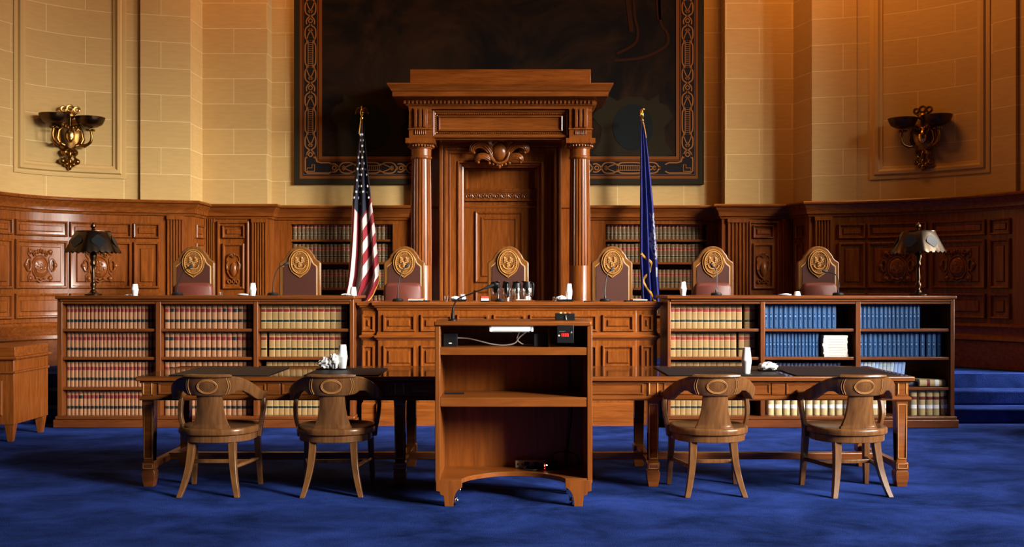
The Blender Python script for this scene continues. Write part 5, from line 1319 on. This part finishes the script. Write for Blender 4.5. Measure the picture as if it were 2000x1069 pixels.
# vacuum jugs
def make_jug():
    t = thing('vacuum_jug', 'x', 'jug', group='steel vacuum jugs on the bench')
    MB().lathe([(0, 0), (.046, 0), (.050, .006), (.050, .135), (.047, .150)], n=32).build('body', 'steel', t)
    MB().lathe([(.050, .138), (.051, .150), (.044, .185), (.042, .205), (.0, .208)], n=32).build('lid', 'black_plastic', t)
    MB().prism([(-.04, .188), (-.068, .205), (-.066, .212), (-.02, .212)], -.014, .014).build('spout', 'black_plastic', t, bevel=.003)
    MB().tube(spline([(.04, 0, .195), (.075, 0, .19), (.082, 0, .14), (.070, 0, .06), (.048, 0, .05)], 4), .009, 8).build('handle', 'black_plastic', t)
    return t
J = make_jug(); jd = 11.1
J.location = (PX(968, jd), jd, mz); J['label'] = 'leftmost steel vacuum jug with black lid, before the doorway'; J.rotation_euler.z = 2.2
j2 = dup(J, (PX(989, jd - .12), jd - .12, mz), -1.2, 'second steel vacuum jug from the left, with pointed spout'); j2.scale = (.85, .85, 1.0)
dup(J, (PX(1009, jd), jd, mz), 1.9, 'third steel vacuum jug from the left'); dup(J, (PX(1030, jd - .02), jd - .02, mz), -.7, 'rightmost steel vacuum jug with a bright highlight')
tag(MB().box(-.11, .11, -.05, .05, 0, .014).box(-.08, .06, -.04, .03, .014, .022, 1).build('notepad', ['case_oak', 'paper'], loc=(PX(1023, 10.78), 10.78, mz), bevel=.002), 'small wooden tray with white paper in front of the vacuum jugs', 'tray')
crumple(PX(1029, 10.78), 10.775, mz + .0222, .014, .014, .018, 'tiny balled napkin in front of the rightmost vacuum jug', 15)
tag(MB().lathe([(.05, 0), (.055, .01), (.045, .028), (.0, .03)], n=20).build('microphone_base', 'black_plastic', loc=(PX(977, 10.72), 10.74, mz)), 'round black microphone base in front of the two left vacuum jugs', 'microphone base')
# red and white card on a black holder
CR = thing('card_holder', 'red and white lettered card on a black holder at the bench edge', 'sign', (PX(947, 10.58), 10.60, mz))
MB().box(-.045, .045, -.035, .04, -.012 + .012, .014).build('holder', 'black_plastic', CR, bevel=.002)
mb = MB().box(-.038, .038, -.012, .0, .012, .034).box(-.038, .038, -.012, .0, .034, .058, 1)
for i, w in enumerate((.010, .008, .009, .009, .008)): mb.box(-.032 + i * .012, -.032 + i * .012 + w * .8, -.0135, -.011, .040, .052, 2)
mb.build('lettered_card', ['white_foam', 'red_card', 'orange_paper'], CR)
# papers and binders on the bench
def stackp(px, d, items, z):
    for nm, m, w, dd, h, dx, rz, lab, cat in items:
        o = MB().box(-w / 2, w / 2, -dd / 2, dd / 2, 0, h).build(nm, m, loc=(PX(px, d) + dx, d, z), rz=rz, bevel=.0015); tag(o, lab, cat); z += h + .0005
stackp(816, 10.8, (('binder', 'black_plastic', .20, .22, .012, .02, 0, 'black binder under papers right of the striped flag', 'binder'), ('paper_pile', 'paper', .15, .2, .012, -.02, .05, 'white paper pile on the binder right of the striped flag', 'papers'), ('folder', 'orange_paper', .15, .19, .007, -.01, -.04, 'reddish folder on top of papers right of the striped flag', 'folder')), mz)
stackp(1243, 10.8, (('binder', 'black_plastic', .20, .22, .012, -.02, 0, 'black binder under papers left of the blue flag', 'binder'), ('paper_pile', 'paper', .15, .2, .010, .02, .06, 'white paper pile on the binder left of the blue flag', 'papers'), ('folder', 'orange_paper', .11, .19, .006, .0, -.1, 'orange folder on top of papers left of the blue flag', 'folder')), mz)
tag(MB().box(-.05, .05, -.06, .06, 0, .008).build('notebook', 'black_plastic', loc=(PX(1150, 10.8), 10.8, mz), bevel=.002), 'thin black notebook lying right of the foam cup tray', 'notebook')

# ------------------------------------------------------------------ side desk at the far left
SD = thing('side_desk', 'panelled oak side desk on short tapered legs, cut by the left frame edge', 'desk', (-5.1, 9.5, 0))
def sd(mb, nm, m='oak', **k): return mb.build(nm, m, SD, **k)
sx0, sx1 = -.62, PX(27, 9.5) + 5.1
sd(MB().box(sx0, sx1, 0, .7, .16, .745), 'carcase', bevel=.003)
sd(MB().box(sx0, sx1 + .0, .02, .7, .745, .862), 'raised_back', 'oak_across', bevel=.003)
m_ = sweep2(MB(), [(sx1, .7), (sx1, 0), (sx0, 0)][::-1], [(0, .742), (.012, .745), (.035, .752), (.04, .762), (.035, .772), (0, .775)])
sd(m_, 'ledge', 'oak_across'); sd(sweep2(MB(), [(sx0, 0), (sx1, 0), (sx1, .7)], [(0, .62), (.012, .622), (.018, .632), (.012, .642), (0, .645)]), 'waist_moulding', 'oak_across')
sd(MB().rings(sx0 + .05, sx1 - .10, .24, .56, [(0, 0), (0, -.006), (.012, -.014), (.025, -.012), (.035, .0), (.05, .0), (.06, -.008)]), 'panel', ang=25)
for x in (sx1 - .05, sx0 + .05):
    for y in (.05, .65): sd(MB().loft([[(x + e * w, y + f * w, z) for e, f in ((-1, -1), (1, -1), (1, 1), (-1, 1))] for w, z in ((.045, .17), (.04, .15), (.022, 0))]), 'leg', bevel=.002)

# ------------------------------------------------------------------ light: tall windows on the right, warm lamps high in the apse
def area(name, loc, rot, sx, sy, power, col, spread=PI):
    l = bpy.data.lights.new(name, 'AREA'); l.shape = 'RECTANGLE'; l.size = sx; l.size_y = sy; l.energy = power; l.color = col; l.spread = spread
    o = bpy.data.objects.new(name, l); COL.objects.link(o); o.location = loc; o.rotation_euler = rot; return o
BEAM = Vector((-.80, .58, -.36)).normalized()
for k, (a, b) in enumerate(WIN):
    area('window_daylight', (9.12, (a + b) / 2, (WZ[0] + WZ[1]) / 2), (BEAM if k > 1 else Vector((-.88, .42, -.33))).to_track_quat('-Z', 'Y').to_euler(), b - a, WZ[1] - WZ[0], WP[k], (1, .96, .88), math.radians(SPREAD if k < 5 else 85))
area('added_side_daylight', (7.6, 11.12, 1.8), Vector((-1, 0, -.28)).to_track_quat('-Z', 'Y').to_euler(), .8, 1.6, SIDEW, (1, .97, .92), math.radians(110))  # added area light for the right-hand step treads; no doorway is built
for x, y, z, e in LAMPS:
    l = bpy.data.lights.new('apse_lamp', 'POINT'); l.energy = e; l.color = (1, .37, .07); l.shadow_soft_size = .8
    o = bpy.data.objects.new('apse_lamp', l); COL.objects.link(o); o.location = (x, y, z)
w = bpy.data.worlds.new('world'); sc.world = w; w.use_nodes = True; w.node_tree.nodes['Background'].inputs[0].default_value = (0, 0, 0, 1); w.node_tree.nodes['Background'].inputs[1].default_value = 0

# ------------------------------------------------------------------ camera
cd_ = bpy.data.cameras.new('camera'); cd_.sensor_width = 36; cd_.sensor_fit = 'HORIZONTAL'; cd_.lens = F / 2000 * 36; cd_.shift_y = (HOR - 534.5) / 2000
cam = bpy.data.objects.new('camera', cd_); COL.objects.link(cam); cam.location = (0, 0, EYE); cam.rotation_euler = (PI / 2, 0, 0); cd_.clip_end = 60
sc.camera = cam
sc.view_settings.view_transform = 'Standard'; sc.view_settings.look = 'None'; sc.view_settings.gamma = 1; sc.view_settings.use_curve_mapping = False
sc.view_settings.exposure = EXPO
